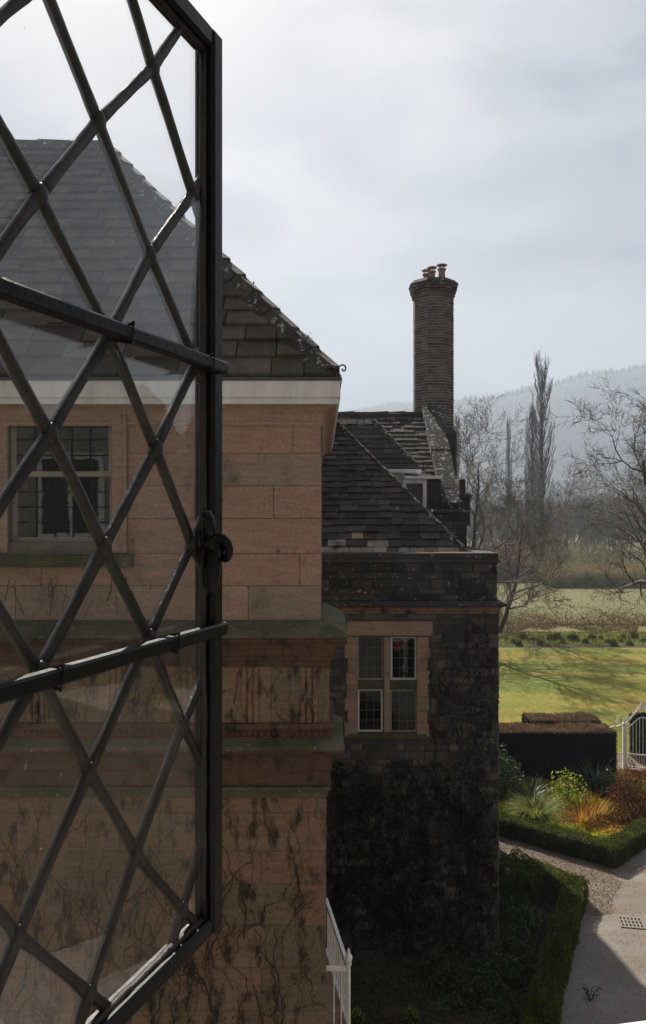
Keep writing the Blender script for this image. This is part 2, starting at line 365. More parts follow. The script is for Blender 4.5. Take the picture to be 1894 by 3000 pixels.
Mt['sashpane'] = glass_mat('sash_pane', r0=.022, wav=.02, tint=(.9, .92, .92))
Mt['pane'] = glass_mat('window_pane', r0=.014, wav=.06, tint=(.9, .92, .92))
def ground_mat(name, stops, scale, stretch=(1, 1, 1), fine=12, finer=(.55, 1.35), bump=.6, bdist=.05, extra=None, extrat=(.55, .7), extrascale=.4, rough=.95):
    t = NT(name); c = t.ramp(t.noise(scale, 6, .62, t.map(stretch)), stops)
    if extra: c = t.mix(t.ramp(t.noise(extrascale, 5, .6, t.map((.55, 1.6, 1))), [(extrat[0], 0.0), (extrat[1], 1.0)]), c, extra)
    c = t.mix(1.0, c, t.ramp(t.noise(fine, 6, .72, t.map(stretch)), [(.28, finer[0]), (.72, finer[1])]), 'MULTIPLY')
    t.bump(t.noise(fine, 6, .75), bump, bdist); return t.done(c, rough, 0, .15)
Mt['meadow'] = ground_mat('meadow_grass', [(.3, (.115, .12, .048)), (.7, (.17, .16, .075))], .12, (.6, 1.3, 1), 2.2, (.6, 1.3))
Mt['bracken'] = ground_mat('dead_bracken', [(.3, (.125, .075, .04)), (.5, (.155, .12, .055)), (.7, (.14, .135, .06))], .35, (.7, 1.0, 1), 2.5, (.6, 1.35), bump=.4, bdist=.05)
Mt['strip'] = ground_mat('rough_green_strip', [(.35, (.075, .12, .022)), (.65, (.14, .16, .045))], .9, (.5, 1.3, 1), 5, (.5, 1.4), bump=1, bdist=.08)
Mt['lawn'] = ground_mat('lawn_grass', [(.32, (.085, .126, .018)), (.5, (.155, .165, .026)), (.68, (.225, .19, .034))], .22, (.55, 1.5, 1), 7, (.55, 1.4), extra=(.31, .19, .042), extrat=(.50, .72), extrascale=.16)
Mt['tarmac'] = ground_mat('tarmac', [(.3, (.16, .142, .125)), (.7, (.235, .212, .19))], .8, (1, 1, 1), 30, (.66, 1.3), .6, .012, extra=(.15, .11, .08), extrat=(.50, .72), extrascale=.7)
Mt['gravel'] = ground_mat('gravel', [(.3, (.17, .13, .10)), (.7, (.27, .215, .17))], 3, (1, 1, 1), 34, (.35, 1.6), 1, .03)
Mt['soil'] = ground_mat('soil', [(.3, (.045, .034, .022)), (.7, (.085, .065, .04))], 1.5, (1, 1, 1), 14, (.5, 1.4), 1, .05)
Mt['hill'] = ground_mat('hill', [(.3, (.035, .04, .028)), (.7, (.065, .065, .05))], .02, (1, 1, 1), .15, (.6, 1.3), bump=.3, bdist=2)
Mt['bark'] = plain('bark', (.03, .025, .020), .9, 0, .4, 5)
Mt['twig'] = plain('twigs', (.095, .076, .058), .9, 0, .35, .8)
Mt['willow'] = leafy('willow_twigs', [(.40, .38, .24), (.62, .56, .36)], .8, .5)
Mt['redtwig'] = leafy('russet_twigs', [(.36, .25, .185)]*2, .8, .4)
Mt['pop'] = plain('poplar_twigs', (.11, .095, .08), .9, 0, .3, .8)
Mt['greywood'] = leafy('grey_wood', [(.27, .24, .21)]*2, .8, .4)
Mt['reed'] = leafy('reeds', [(.55, .51, .35), (.72, .66, .46)], .8, .5)
Mt['yew'] = leafy('yew_leaf', [(.004, .006, .003), (.007, .010, .004), (.012, .015, .007)], .6, .05)
Mt['yewtop'] = leafy('browned_hedge_leaf', [(.07, .075, .03), (.24, .14, .08), (.33, .20, .12), (.13, .12, .055)], .7, .1)
Mt['box'] = leafy('box_leaf', [(.034, .052, .008), (.060, .082, .012), (.15, .165, .026)], .65, .30)
Mt['shrubleaf'] = leafy('shrub_leaf', [(.03, .05, .02), (.055, .08, .035), (.09, .12, .06)], .45, .2)
Mt['yellowleaf'] = leafy('yellow_green_leaf', [(.12, .17, .025), (.24, .30, .04), (.40, .42, .07)], .5, .35)
Mt['blade'] = leafy('grass_blade', [(.06, .095, .016), (.15, .19, .035), (.34, .34, .11)], .55, .35)
Mt['darkblade'] = leafy('dark_blade', [(.025, .045, .022), (.05, .075, .04), (.09, .11, .07)], .4, .15)
Mt['orange'] = leafy('orange_blade', [(.38, .12, .02), (.45, .22, .04), (.40, .30, .08), (.14, .17, .04)], .6, .3)
Mt['redbush'] = leafy('red_bush_leaf', [(.085, .035, .018), (.15, .06, .028), (.21, .09, .04)], .6, .2)
Mt['cover'] = leafy('ground_cover_leaf', [(.22, .27, .03), (.42, .40, .05), (.50, .27, .04), (.20, .12, .035)], .7, .2)
Mt['clump'] = leafy('clump_leaf', [(.022, .04, .016), (.035, .055, .022), (.05, .07, .03)], .6, .1)
Mt['ivy'] = leafy('ivy_leaf', [(.010, .011, .006), (.018, .018, .009), (.032, .027, .014)], .6, .1)
Mt['conifer'] = plain('conifer', (.045, .055, .04), .9, 0, .3, .05)
# ------------------------------------------------------------------ ground and hills
def wob(pts, n, amp, r, ax=None):
    ax = amp if ax is None else ax
    out = []
    for i in range(len(pts)):
        a, b = Vector(pts[i][:2]), Vector(pts[(i+1) % len(pts)][:2])
        for k in range(n):
            p = a.lerp(b, k/n)
            if k: p += Vector((r.uniform(-ax, ax), r.uniform(-amp, amp)))
            out.append(p)
    return out
r0 = random.Random(3)
sheet('ground', [(-1960, -80), (2510, -80), (2510, 2160), (-1960, 2160)], 0, Mt['meadow'])
sheet('rough_bank', wob([(-30, 54.5), (70, 54.5), (70, 62.5), (-30, 62.5)], 160, 1.3, r0, .1), .004, Mt['bracken'])
sheet('planted_strip', wob([(-30, 49.2), (70, 49.2), (70, 54.8), (-30, 54.8)], 120, .3, r0, .1), .008, Mt['strip'])
sheet('lawn', [(-20, 20), (60, 20), (60, 48.3), (-20, 48.3)], .008, Mt['lawn'])
sheet('lawn_edge_shade', wob([(-20, 48.3), (60, 48.3), (60, 49.4), (-20, 49.4)], 60, .05, r0), .012, Mt['soil'])  # dark soil-coloured strip painted in for the shadow along the lawn's far edge
sheet('driveway', [(-4, -6), (30, -6), (30, 25.2), (-4, 25.2)], .012, Mt['tarmac'])
sheet('side_bed', [(15, -6), (60, -6), (60, 19.99), (12, 19.99), (12.6, 12)], .016, Mt['soil'])
sheet('gate_path', wob([(8.6, 25.2), (16, 25.2), (16, 26.9), (8.8, 26.9)], 10, .06, r0), .016, Mt['gravel'])
bedA = [G(1420, 2400), G(1470, 2440), G(1795, 2545), G(1900, 2478), (12.5, 23), (12.5, 25.2), (3.2, 25.2), (3.2, 20.6)]
sheet('flower_bed', [(p[0], p[1]) for p in bedA], .016, Mt['soil'])
bedB = [(3.1, 18.6), (4.4, 17.9), (5.2, 16.8), (4.1, 14.3), (3.3, 12.4), (2.6, 10.7), (-1, 10.7), (-1, 14.7), (3.0, 14.7), (3.0, 18.6)]
sheet('shaded_bed', [(p[0], p[1]) for p in bedB], .016, Mt['soil'])
grav = [(3.0, 20.9), G(1462, 2452), G(1795, 2552), (6.4, 17.6), (5.95, 16.9), (5.75, 16.3), (5.3, 16.2), (5.2, 16.8), (4.4, 17.9), (3.1, 18.6)]
sheet('gravel_path', wob([(p[0], p[1]) for p in grav], 12, .018, r0), .020, Mt['gravel'])
# the hill
def crest(x):
    xs = [-700, -200, 0, 100, 143, 179, 215, 245, 330, 420, 900]; zs = [55, 64, 76, 86, 90, 98, 106, 112, 119, 120, 112]
    return float(np.interp(x, xs, zs))
def hillz(x, y):
    t = min(1, max(0, (y-330)/290)); t = t*t*(3-2*t)
    b = 1-max(0, (y-640))/500
    return crest(x+.05*(y-620))*t*b + 1.8*math.sin(x*.045+y*.03)*t + 1.0*math.sin(x*.13-y*.07)*t - (1-t)*.5
HS = 2.8; hv = []; hf = []; nx, ny = 130, 40
for j in range(ny+1):
    for i in range(nx+1):
        x = -690+i*1580/nx; y = 320+j*430/ny; hv.append((x*HS, y*HS, hillz(x, y)*HS))
for j in range(ny):
    for i in range(nx): a = j*(nx+1)+i; hf.append((a, a+1, a+nx+2, a+nx+1))
tag(npmesh('hill', hv, np.array(hf), Mt['hill'], smooth=True), kind='structure')
cseg = []
rr = random.Random(11)
for k in range(4200):
    x = rr.uniform(20, 420); y = 620+rr.gauss(0, 10) if k < 1500 else rr.uniform(430, 640)
    z = hillz(x, y); h = rr.uniform(3.4, 5.6)*(1.35 if rr.random() < .12 else 1)*(1 if k < 1500 else .6)
    if x < 105 and y > 560: h *= .35
    cseg.append((x*HS, y*HS, (z-1)*HS, (x+rr.uniform(-.3, .3))*HS, y*HS, (z+h*.85)*HS, h*rr.uniform(.16, .30)*HS, .15))
V, Fq = segs_mesh(cseg, 5)
tag(npmesh('hillside_wood', V, Fq, Mt['conifer']), 'dark conifer wood covering the hazy hill and its skyline', 'wood', kind='stuff')

# ------------------------------------------------------------------ near sandstone house
D0 = 7.5; NX = -0.022; NL = -6.5; NB = 13.1
nh = thing('sandstone_house', (-2.7, D0, 0), 'near sandstone house with white fascia, moulded ledges and steep tiled roof behind the open casement', 'house')
wm = MB()
win = (-2.88, -1.93, 7.72, 8.86)
# core masses behind the stone faces
def core(mb, x0, x1, z0, z1, y, hole=None, back=None):
    back = back or NB
    if not hole: mb.box(x0, x1, y, back, z0, z1, .5); return
    hx0, hx1, hz0, hz1 = hole
    mb.box(x0, hx0, y, y+.5, z0, z1); mb.box(hx1, x1, y, y+.5, z0, z1); mb.box(hx0, hx1, y, y+.5, z0, hz0); mb.box(hx0, hx1, y, y+.5, hz1, z1)
    mb.box(x0, x1, y+1.2, back, z0, z1)
    mb.box(x1-.4, x1, y+.5, y+1.2, z0, z1)
cm = MB(); core(cm, NL, NX-.006, 6.5, 8.97, D0+.006, win)
cm.box(NL, NX+.05-.006, D0-.05+.006, NB, 0, 6.5)
cm.build('wall_core', Mt['mortar'], nh)
ctone = [.26, .72, .62, .78, .42, .68]
jz = [7.0, 7.325, 7.62, 7.94, 8.24, 8.537, 8.80]
hole = (win[0]-.14, win[1]+.14, win[2]-.22, win[3]+.13)
for i in range(len(jz)-1):
    blocks(wm, NL, NX, jz[i], jz[i+1], D0+.006, jz[i+1]-jz[i], lambda: rng.uniform(.65, 1.35), .0036, .007, .003, .0018, [hole], tonef=lambda a, b: min(1, max(0, ctone[i]+rng.uniform(-.22, .22))))
    blocks(wm, D0+.006, NB, jz[i], jz[i+1], NX-.006, jz[i+1]-jz[i], lambda: rng.uniform(.45, 1.15), .004, .007, .003, .0008, axis='y', sgn=1)
wm.build('wall', Mt['sand'], nh)
lw = MB()
zz = 0
while zz < 5.38:
    h = min(rng.uniform(.30, .40), 5.40-zz)
    if 5.40-(zz+h) < .12: h = 5.40-zz
    blocks(lw, NL, NX+.05, zz, zz+h, D0-.05+.006, h, lambda: rng.uniform(.5, 1.1), .004, .007, .003, .001)
    blocks(lw, D0-.05, NB, zz, zz+h, NX+.05-.006, h, lambda: rng.uniform(.5, 1.1), .004, .007, .003, .001, axis='y', sgn=1)
    zz += h
lw.build('lower_wall', Mt['sandlow'], nh)
path = [(NX, NB), (NX, D0), (NL, D0)]
path = [(NL, D0), (NX, D0), (NX, NB)]; pathU = [(NL, D0), (NX, D0), (NX, 8.95)]; pathL = [(NL, D0), (NX, D0), (NX, 8.35)]
def moulding(name, prof, m, parent=nh, pth=path):
    mb = MB(); sweep(mb, prof, pth); return mb.build(name, m, parent)
arc = lambda o0, z0, o1, z1, n, k: [(o0+(o1-o0)*(1-math.cos(math.pi/2*i/n) if k else math.sin(math.pi/2*i/n)), z0+(z1-z0)*(math.sin(math.pi/2*i/n) if k else 1-math.cos(math.pi/2*i/n))) for i in range(n+1)]
# top: fillet + cove under the fascia
moulding('cove_cornice', [(-.02, 8.785), (.018, 8.790), (.026, 8.80), (.026, 8.825), (.016, 8.832), (.016, 8.845)]+arc(.018, 8.85, .135, 8.955, 8, True)+[(.150, 8.968), (-.02, 8.968)], Mt['sand'])
moulding('fascia_board', [(-.05, 8.969), (.158, 8.969), (.160, 8.972), (.160, 9.018), (.156, 9.020), (.156, 9.024), (.176, 9.026), (.178, 9.03), (.178, 9.172), (.174, 9.176), (-.05, 9.176)], Mt['white'])
moulding('gutter_lead', [(-.10, 9.177), (.186, 9.177), (.192, 9.181), (.192, 9.200), (.186, 9.206), (-.10, 9.235)], Mt['lead'])
mb = MB(); mb.tube([(.115, D0-.12, 9.20), (.118, D0-.12, 9.245), (.130, D0-.12, 9.285), (.150, D0-.12, 9.315), (.175, D0-.12, 9.327), (.196, D0-.12, 9.318), (.206, D0-.12, 9.296), (.198, D0-.12, 9.274), (.180, D0-.12, 9.270), (.172, D0-.12, 9.284), (.182, D0-.12, 9.296)], [.008]*10+[.005], 6)
mb.build('scroll_bracket', Mt['iron'], nh, True)
# ledge at floor level
moulding('upper_ledge', [(-.02, 7.016), (.03, 7.010), (.12, 6.975), (.235, 6.915), (.249, 6.903), (.249, 6.884), (.242, 6.880), (.05, 6.880)], Mt['sandmoss'], pth=pathU)
moulding('upper_cornice', [(-.02, 6.878), (.215, 6.878), (.222, 6.872), (.222, 6.842), (.205, 6.835)]+arc(.198, 6.832, .125, 6.72, 6, False)+[(.125, 6.70), (.108, 6.695), (.108, 6.66), (.095, 6.65), (.090, 6.605), (-.02, 6.60)], Mt['sandred'], pth=pathU)
mb = MB()
blocks(mb, NL, NX+.080, 6.09, 6.60, D0-.074, .51, lambda: rng.uniform(.75, 1.3), .004, .006, .003, .001)
blocks(mb, D0-.074, 8.35, 6.09, 6.60, NX+.074, .51, lambda: rng.uniform(.75, 1.3), .004, .006, .003, .001, axis='y', sgn=1)
mb.box(NL, NX+.074, D0-.074, 8.35, 6.05, 6.605)
for cx in (-.125, -.66, -1.2, -1.9, -2.6, -3.3):                       # pilaster strips with grooves
    for q in (-.055, 0, .055): mb.box(cx+q-.022, cx+q+.022, D0-.098, D0-.078, 6.092, 6.598, .6, .006)
mb.build('frieze', Mt['sandlow'], nh)
mb = MB(); sweep(mb, [(-.02, 6.088), (.118, 6.088), (.124, 6.082), (.124, 6.05), (.112, 6.044), (.112, 6.03), (.092, 6.025), (.092, 5.975), (.104, 5.97), (.104, 5.955), (-.02, 5.955)], pathL)
for cx in (-.125, -.66, -1.2, -1.9, -2.6):
    for k in range(5 if cx > -.5 or cx < -1 else 7): mb.box(cx-.11+k*.055-.018, cx-.11+k*.055+.018, D0-.112, D0-.09, 5.98, 6.024, .9, .005)
mb.build('dentil_moulding', Mt['sandred'], nh)
moulding('lower_ledge', [(-.02, 6.02), (.098, 5.954), (.20, 5.914), (.213, 5.905), (.213, 5.872), (.206, 5.868), (-.02, 5.868)], Mt['sandmoss'], pth=pathL)
moulding('lower_cornice', [(-.02, 5.866), (.19, 5.866), (.192, 5.84)]+arc(.18, 5.835, .10, 5.70, 6, False)+[(.10, 5.675), (.078, 5.67), (.070, 5.65), (.066, 5.64), (.066, 5.525), (-.02, 5.525)], Mt['sandred'], pth=pathL)
moulding('string_course', [(-.02, 5.523), (.088, 5.507), (.092, 5.502), (.092, 5.482), (.078, 5.472), (.066, 5.45), (.058, 5.41), (-.02, 5.40)], Mt['sandmoss'], pth=pathL)
# sash window
wn = MB(); x0, x1, z0, z1 = win
for a in ((x0-.14, x0, z0-.10, z1+.13), (x1, x1+.14, z0-.10, z1+.13), (x0, x1, z1, z1+.13)):
    wn.box(a[0]+.001, a[1]-.001, D0-.022, D0+.14, a[2], a[3], .5, .006)
wn.box(x0-.14, x0-.105, D0-.045, D0-.018, z0-.10, z1+.09, .6, .008); wn.box(x1+.105, x1+.14, D0-.045, D0-.018, z0-.10, z1+.09, .6, .008)
wf = wn.build('sash_window', Mt['sand'], nh)
mb = MB(); mb.box(x0-.20, x1+.20, D0-.10, D0+.13, z0-.22, z0-.104, .4, .012); mb.build('sill', Mt['sandmoss'], wf)
mb = MB(); zm = 8.36
for (a, b, c, d, y) in ((x0, x1, zm-.03, z1, D0+.06), (x0, x1, z0, zm+.01, D0+.10)):
    mb.box(a, a+.05, y, y+.035, c, d); mb.box(b-.05, b, y, y+.035, c, d); mb.box(a+.05, b-.05, y+.001, y+.034, c, c+.045); mb.box(a+.05, b-.05, y+.001, y+.034, d-.045, d)
mb.build('sash_frame', Mt['sashpaint'], wf)
mb = MB()
for (c, d, y, rws) in ((zm+.015, z1-.045, D0+.068, 2), (z0+.045, zm-.035, D0+.108, 3)):
    for k in range(1, 5): mb.box(x0+.05+(x1-x0-.1)*k/5-.008, x0+.05+(x1-x0-.1)*k/5+.008, y, y+.02, c, d)
    for k in range(1, rws+1): mb.box(x0+.05, x1-.05, y+.001, y+.019, c+(d-c)*k/(rws+1)-.008, c+(d-c)*k/(rws+1)+.008)
mb.build('glazing_bars', Mt['iron'], wf)
mb = MB(); mb.box(x0+.05, x1-.05, D0+.075, D0+.079, zm+.015, z1-.045); mb.box(x0+.05, x1-.05, D0+.115, D0+.119, z0+.045, zm-.035); mb.build('glass', Mt['sashpane'], wf)
mb = MB(); mb.face([(x0-.3, D0+1.1, z0-.3), (x1+.3, D0+1.1, z0-.3), (x1+.3, D0+1.1, z1+.1), (x0-.3, D0+1.1, z1+.1)]); mb.face([(x0-.3, D0+.5, z0-.02), (x1+.3, D0+.5, z0-.02), (x1+.3, D0+1.1, z0-.02), (x0-.3, D0+1.1, z0-.02)]); mb.build('room', Mt['dark'], wf)
# roof
m = 1.15; ca = 1/math.sqrt(1+m*m); sa = m*ca; EY = 7.33; EZ = 9.205; EXr = .125; RY = 10.22; vl = (RY-EY)/ca; RZ = EZ+(RY-EY)*m; hk = .985
mb = MB(); HX = EXr-(RY-EY)*hk
mb.mesh([(NL, EY, EZ), (EXr, EY, EZ), (HX, RY, RZ), (NL, RY, RZ), (EXr, 2*RY-EY, EZ), (NL, 2*RY-EY, EZ)], [(0,1,2,3),(1,4,2),(3,2,4,5),(0,3,5),(0,5,4,1)], .3)
crs = lambda t: .25-.09*t
tiles(mb, (NL, EY, EZ), (1, 0, 0), (0, ca, sa), vl, crs, lambda: rng.uniform(.26, .55), lambda v: (0, EXr-NL-v*ca*hk-.02), .032)
tiles(mb, (EXr, EY, EZ), (0, 1, 0), (-ca, 0, sa), vl, crs, lambda: rng.uniform(.26, .55), lambda v: (v*ca, 2*(RY-EY)-v*ca), .022)
rf = mb.build('roof', Mt['tilenear'], nh)
mb = MB(); A = Vector((EXr-.03, EY+.02, EZ+.06)); B = Vector((HX, RY, RZ+.05)); n = 15; dv = (B-A)/n; ax = dv.normalized(); sd = Vector((1, 1, 0)).normalized(); sd = (sd-ax*sd.dot(ax)).normalized(); up = sd.cross(ax); up = up if up.z > 0 else -up
for k in range(n):                                                     # angular hip stones
    a = A+dv*k; b = A+dv*(k+1.06); j = lambda s=.012: Vector((rng.uniform(-s, s), rng.uniform(-s, s), rng.uniform(-s, s)))
    wd = rng.uniform(.13, .16)
    P = [a-sd*wd-up*.075+j(), a+sd*wd-up*.075+j(), b+sd*wd-up*.085, b-sd*wd-up*.085, a-sd*.05+up*.05+j(), a+sd*.05+up*.05+j(), b+sd*.05+up*.035, b-sd*.05+up*.035]
    mb.hexa(P, rng.random())
for k in range(9):
    xx = HX-.42*k; mb.hexa([(xx-.41, RY-.14, RZ-.05), (xx, RY-.14, RZ-.05), (xx, RY+.14, RZ-.05), (xx-.41, RY+.14, RZ-.05), (xx-.41, RY-.05, RZ+.09+rng.uniform(-.015, .015)), (xx, RY-.05, RZ+.09), (xx, RY+.05, RZ+.09), (xx-.41, RY+.05, RZ+.09)], rng.random())
mb.build('hip_ridge', Mt['hip'], rf)
c = W(895, 1012, 7.62); pts = [Vector(c)+Vector((rng.gauss(0, .03), rng.gauss(0, .03), abs(rng.gauss(0, .035)))) for _ in range(420)]
V, Fq, T = leaf_mesh(pts, .011, 5, up=1.0)
tag(npmesh('moss_tuft', V, Fq, Mt['ivy'], None, T, origin=c), 'small moss tuft growing on the hip of the near tiled roof', 'moss')

# ------------------------------------------------------------------ stone wing with the mullioned window
TY = 14.5; TX = 3.1; TL = -1.6; TB = 18.0
tw = thing('stone_wing', (0.8, TY, 0), 'dark rubble stone wing with parapet, hipped tiled roof and a four light mullioned window', 'house')
wx0, wx1, wz0, wz1 = [(1047-CX)/F*TY, (1224-CX)/F*TY, EYE-(2147-CY)/F*TY, EYE-(1866-CY)/F*TY]
mb = MB(); hz = (wx0, wx1, wz0, wz1)
mb.box(TL, wx0, TY, TY+.45, 0, 6.2); mb.box(wx1, TX, TY, TY+.45, 0, 6.2); mb.box(wx0, wx1, TY, TY+.45, 0, wz0); mb.box(wx0, wx1, TY, TY+.45, wz1, 6.2)
mb.box(TL, TX, TY+1.4, TB, 0, 6.2); mb.box(TX-.4, TX, TY+.45, TY+1.4, 0, 6.2)
mb.build('wall_core', Mt['darkmortar'], tw)
mb = MB(); px_ = lambda x: (x-CX)/F*TY; pz_ = lambda y: EYE-(y-CY)/F*TY
sur = (px_(1012), px_(1262), pz_(2175), pz_(1816))
blocks(mb, TL, TX+.012, 0, 6.2, TY, lambda: rng.uniform(.095, .155), lambda: rng.uniform(.13, .40), .012, .014, .010, .006, [sur])
blocks(mb, TY-.012, TB, 0, 6.2, TX, lambda: rng.uniform(.095, .155), lambda: rng.uniform(.13, .40), .012, .014, .010, .006, axis='y', sgn=1)
mb.build('wall', Mt['rubble'], tw)
# window: quoins, lintel, mullion, transom, sill
mb = MB(); y0 = TY-.022; y1 = TY+.30
mb.box(px_(1018), px_(1268), y0, TY+.12, pz_(1862), pz_(1820), .6, .006)
def quoin(sideL):
    z = wz0-.06; k = 0
    while z < wz1-.03:
        h = min(rng.uniform(.17, .26), wz1-z); e_ = rng.uniform(.165, .19) if k % 2 else rng.uniform(.19, .225); k += 1
        if sideL: mb.box(wx0-e_, wx0+.012, y0+rng.uniform(0, .006), TY+.12, z+.002, z+h-.002, rng.random(), .006)
        else: mb.box(wx1-.012, wx1+e_, y0+rng.uniform(0, .006), TY+.12, z+.002, z+h-.002, rng.random(), .006)
        z += h
quoin(True); quoin(False)
wo = mb.build('mullioned_window', Mt['sand'], tw)
mb = MB()                                                              # blue-grey stones above the lintel
x = px_(985)
while x < px_(1262): b_ = x+rng.uniform(.20, .36); mb.box(x+.006, b_-.006, TY-.014, TY+.05, pz_(1815), pz_(1799), rng.uniform(.6, 1), .006); x = b_
mb.build('lintel_course', Mt['rubble'], tw)
mxa, mxb = px_(1125), px_(1144)
mb = MB(); mb.box(mxa, mxb, TY+.0, TY+.14, wz0, wz1, .4, .018); mb.build('mullion', Mt['sand'], wo)
tza, tzb = pz_(2020), pz_(1994)
mb = MB(); mb.box(wx0, mxa-.001, TY+.006, TY+.14, tza, tzb, .2, .018); mb.box(mxb+.001, wx1, TY+.006, TY+.14, tza, tzb, .2, .018); mb.build('transom', Mt['sandmoss'], wo)
mb = MB(); mb.box(wx0-.16, wx1+.16, TY-.05, TY+.14, wz0-.115, wz0-.012, .4, .015); mb.build('sill', Mt['sandmoss'], wo)
for (a, b, c, d, frame) in ((wx0, mxa, tzb, wz1, 0), (mxb, wx1, tzb, wz1, 1), (wx0, mxa, wz0, tza, 1), (mxb, wx1, wz0, tza, 0)):
    a += .012; b -= .012; fw = .032 if frame else .018
    mb = MB(); y = TY+.075
    mb.box(a, a+fw, y, y+.03, c, d); mb.box(b-fw, b, y, y+.03, c, d); mb.box(a+fw, b-fw, y+.001, y+.029, c, c+(fw if frame else .022)); mb.box(a+fw, b-fw, y+.001, y+.029, d-fw, d)
    lt = mb.build('casement_frame', Mt['white'] if frame else Mt['palegrey'], wo)
    mb = MB(); mb.box(a+fw, b-fw, y+.012, y+.016, c+fw, d-fw); mb.build('glass', Mt['pane'], wo)
    mb = MB()
    for k in range(1, 3): mb.box(a+fw+(b-a-2*fw)*k/3-.003, a+fw+(b-a-2*fw)*k/3+.003, y+.007, y+.019, c+fw, d-fw)
    for k in range(1, 4): mb.box(a+fw, b-fw, y+.008, y+.018, c+fw+(d-c-2*fw)*k/4-.003, c+fw+(d-c-2*fw)*k/4+.003)
    mb.build('lead_lattice', Mt['dfgrey'], wo)
mb = MB(); mb.box(wx0, wx1, TY+.20, TY+.205, tza-.075, tza-.005); mb.build('roller_blind', Mt['cream'], wo)
mb = MB()
for k in range(7): mb.ball((mxb+.13+rng.uniform(-.06, .17), TY+.24+rng.uniform(-.03, .03), wz1-.17+rng.uniform(-.13, .07)), rng.uniform(.03, .055), rng.random(), 1, .6, 1)
mb.build('red_flowers', Mt['red'], wo)
mb = MB(); mb.face([(wx0-.4, TY+1.3, wz0-.4), (wx1+.4, TY+1.3, wz0-.4), (wx1+.4, TY+1.3, wz1+.2), (wx0-.4, TY+1.3, wz1+.2)]); mb.build('room', Mt['dark'], wo)
# string course, parapet, coping
tpath = [(TL, TY), (TX, TY), (TX, TB)]
mb = MB(); sweep(mb, [(-.05, 6.42), (.0, 6.417), (.12, 6.39), (.133, 6.38), (.133, 6.352), (.10, 6.335), (-.05, 6.33)], tpath); mb.build('string_course', Mt['parapet'], tw)
mb = MB(); sweep(mb, [(-.05, 6.329), (.085, 6.329), (.055, 6.31), (.045, 6.29), (.045, 6.265), (.025, 6.25), (.022, 6.2), (-.05, 6.2)], tpath); mb.build('string_moulding', Mt['sandlow'], tw)
mb = MB(); mb.box(TL, TX-.03, TY+.03, TY+.33, 6.42, 7.16); mb.box(TX-.33, TX-.03, TY+.34, TB, 6.42, 7.16); mb.box(TL, TX-.34, TY+.34, TB, 6.21, 6.7)
blocks(mb, TL, TX-.012, 6.42, 7.10, TY+.03, lambda: rng.uniform(.10, .17), lambda: rng.uniform(.2, .5), .010, .016, .010, .007)
blocks(mb, TY+.018, TB, 6.42, 7.10, TX-.03, lambda: rng.uniform(.10, .17), lambda: rng.uniform(.2, .5), .010, .016, .010, .007, axis='y', sgn=1)
mb.build('parapet', Mt['parapet'], tw)
mb = MB(); sweep(mb, [(-.36, 7.10), (.03, 7.10), (.035, 7.115), (.02, 7.15), (-.005, 7.165), (.004, 7.185), (.004, 7.262), (-.005, 7.272), (-.36, 7.278)], tpath); mb.build('coping', Mt['parapet'], tw)
# hipped roof
EY = 14.95; EZ = 7.20; EXr = 2.68; RY = 17.84; m = (10.1-EZ)/(RY-EY); ca = 1/math.sqrt(1+m*m); sa = m*ca; vl = (RY-EY)/ca; RZ = 10.1; hk = (EXr-.134)/(RY-EY); HX = .134
mb = MB(); mb.mesh([(TL, EY, EZ), (EXr, EY, EZ), (HX, RY, RZ), (TL, RY, RZ), (EXr, 2*RY-EY, EZ), (TL, 2*RY-EY, EZ)], [(0,1,2,3),(1,4,2),(3,2,4,5),(0,3,5)], .3)
pale = {0: (.09, .48, .9, 1.6, 2.0, 2.35), 1: (.39, 1.07), 2: (.58,)}
def tf(row, u):
    X = TL+u
    for p in pale.get(row, ()):
        if abs(X-p) < .17: return rng.uniform(.965, 1)
    return rng.random()*.93
tiles(mb, (TL, EY, EZ), (1, 0, 0), (0, ca, sa), vl, lambda t: .19-.055*t, lambda: rng.uniform(.20, .42), lambda v: (0, EXr-TL-v*ca*hk-.02), .034, None, tf)
tiles(mb, (EXr, EY, EZ), (0, 1, 0), (-ca*hk, 0, sa), vl, lambda t: .19-.055*t, lambda: rng.uniform(.22, .46), lambda v: (v*ca, 2*(RY-EY)-v*ca), .02, None, lambda r_, u: rng.random()*.93)
trf = mb.build('roof', Mt['tile'], tw)
def hipstones(A, B, n, wd0, th, name, parent, mat_):
    mb = MB(); A = Vector(A); B = Vector(B); dv = (B-A)/n; ax = dv.normalized(); sd = Vector((-ax.y, ax.x, 0)).normalized(); up = sd.cross(ax); up = up if up.z > 0 else -up
    for k in range(n):
        a = A+dv*k; b = A+dv*(k+1.05); j = lambda s=.012: Vector((rng.uniform(-s, s), rng.uniform(-s, s), rng.uniform(-s, s))); wd = wd0*rng.uniform(.9, 1.15)
        mb.hexa([a-sd*wd-up*th+j(), a+sd*wd-up*th+j(), b+sd*wd-up*th, b-sd*wd-up*th, a-sd*wd*.35+up*th*.7+j(), a+sd*wd*.35+up*th*.7+j(), b+sd*wd*.35+up*th*.4, b-sd*wd*.35+up*th*.4], rng.random())
    return mb.build(name, mat_, parent)
hipstones((EXr, EY, EZ+.028), (HX, RY, RZ+.028), 22, .085, .045, 'hip_ridge', trf, Mt['hip'])

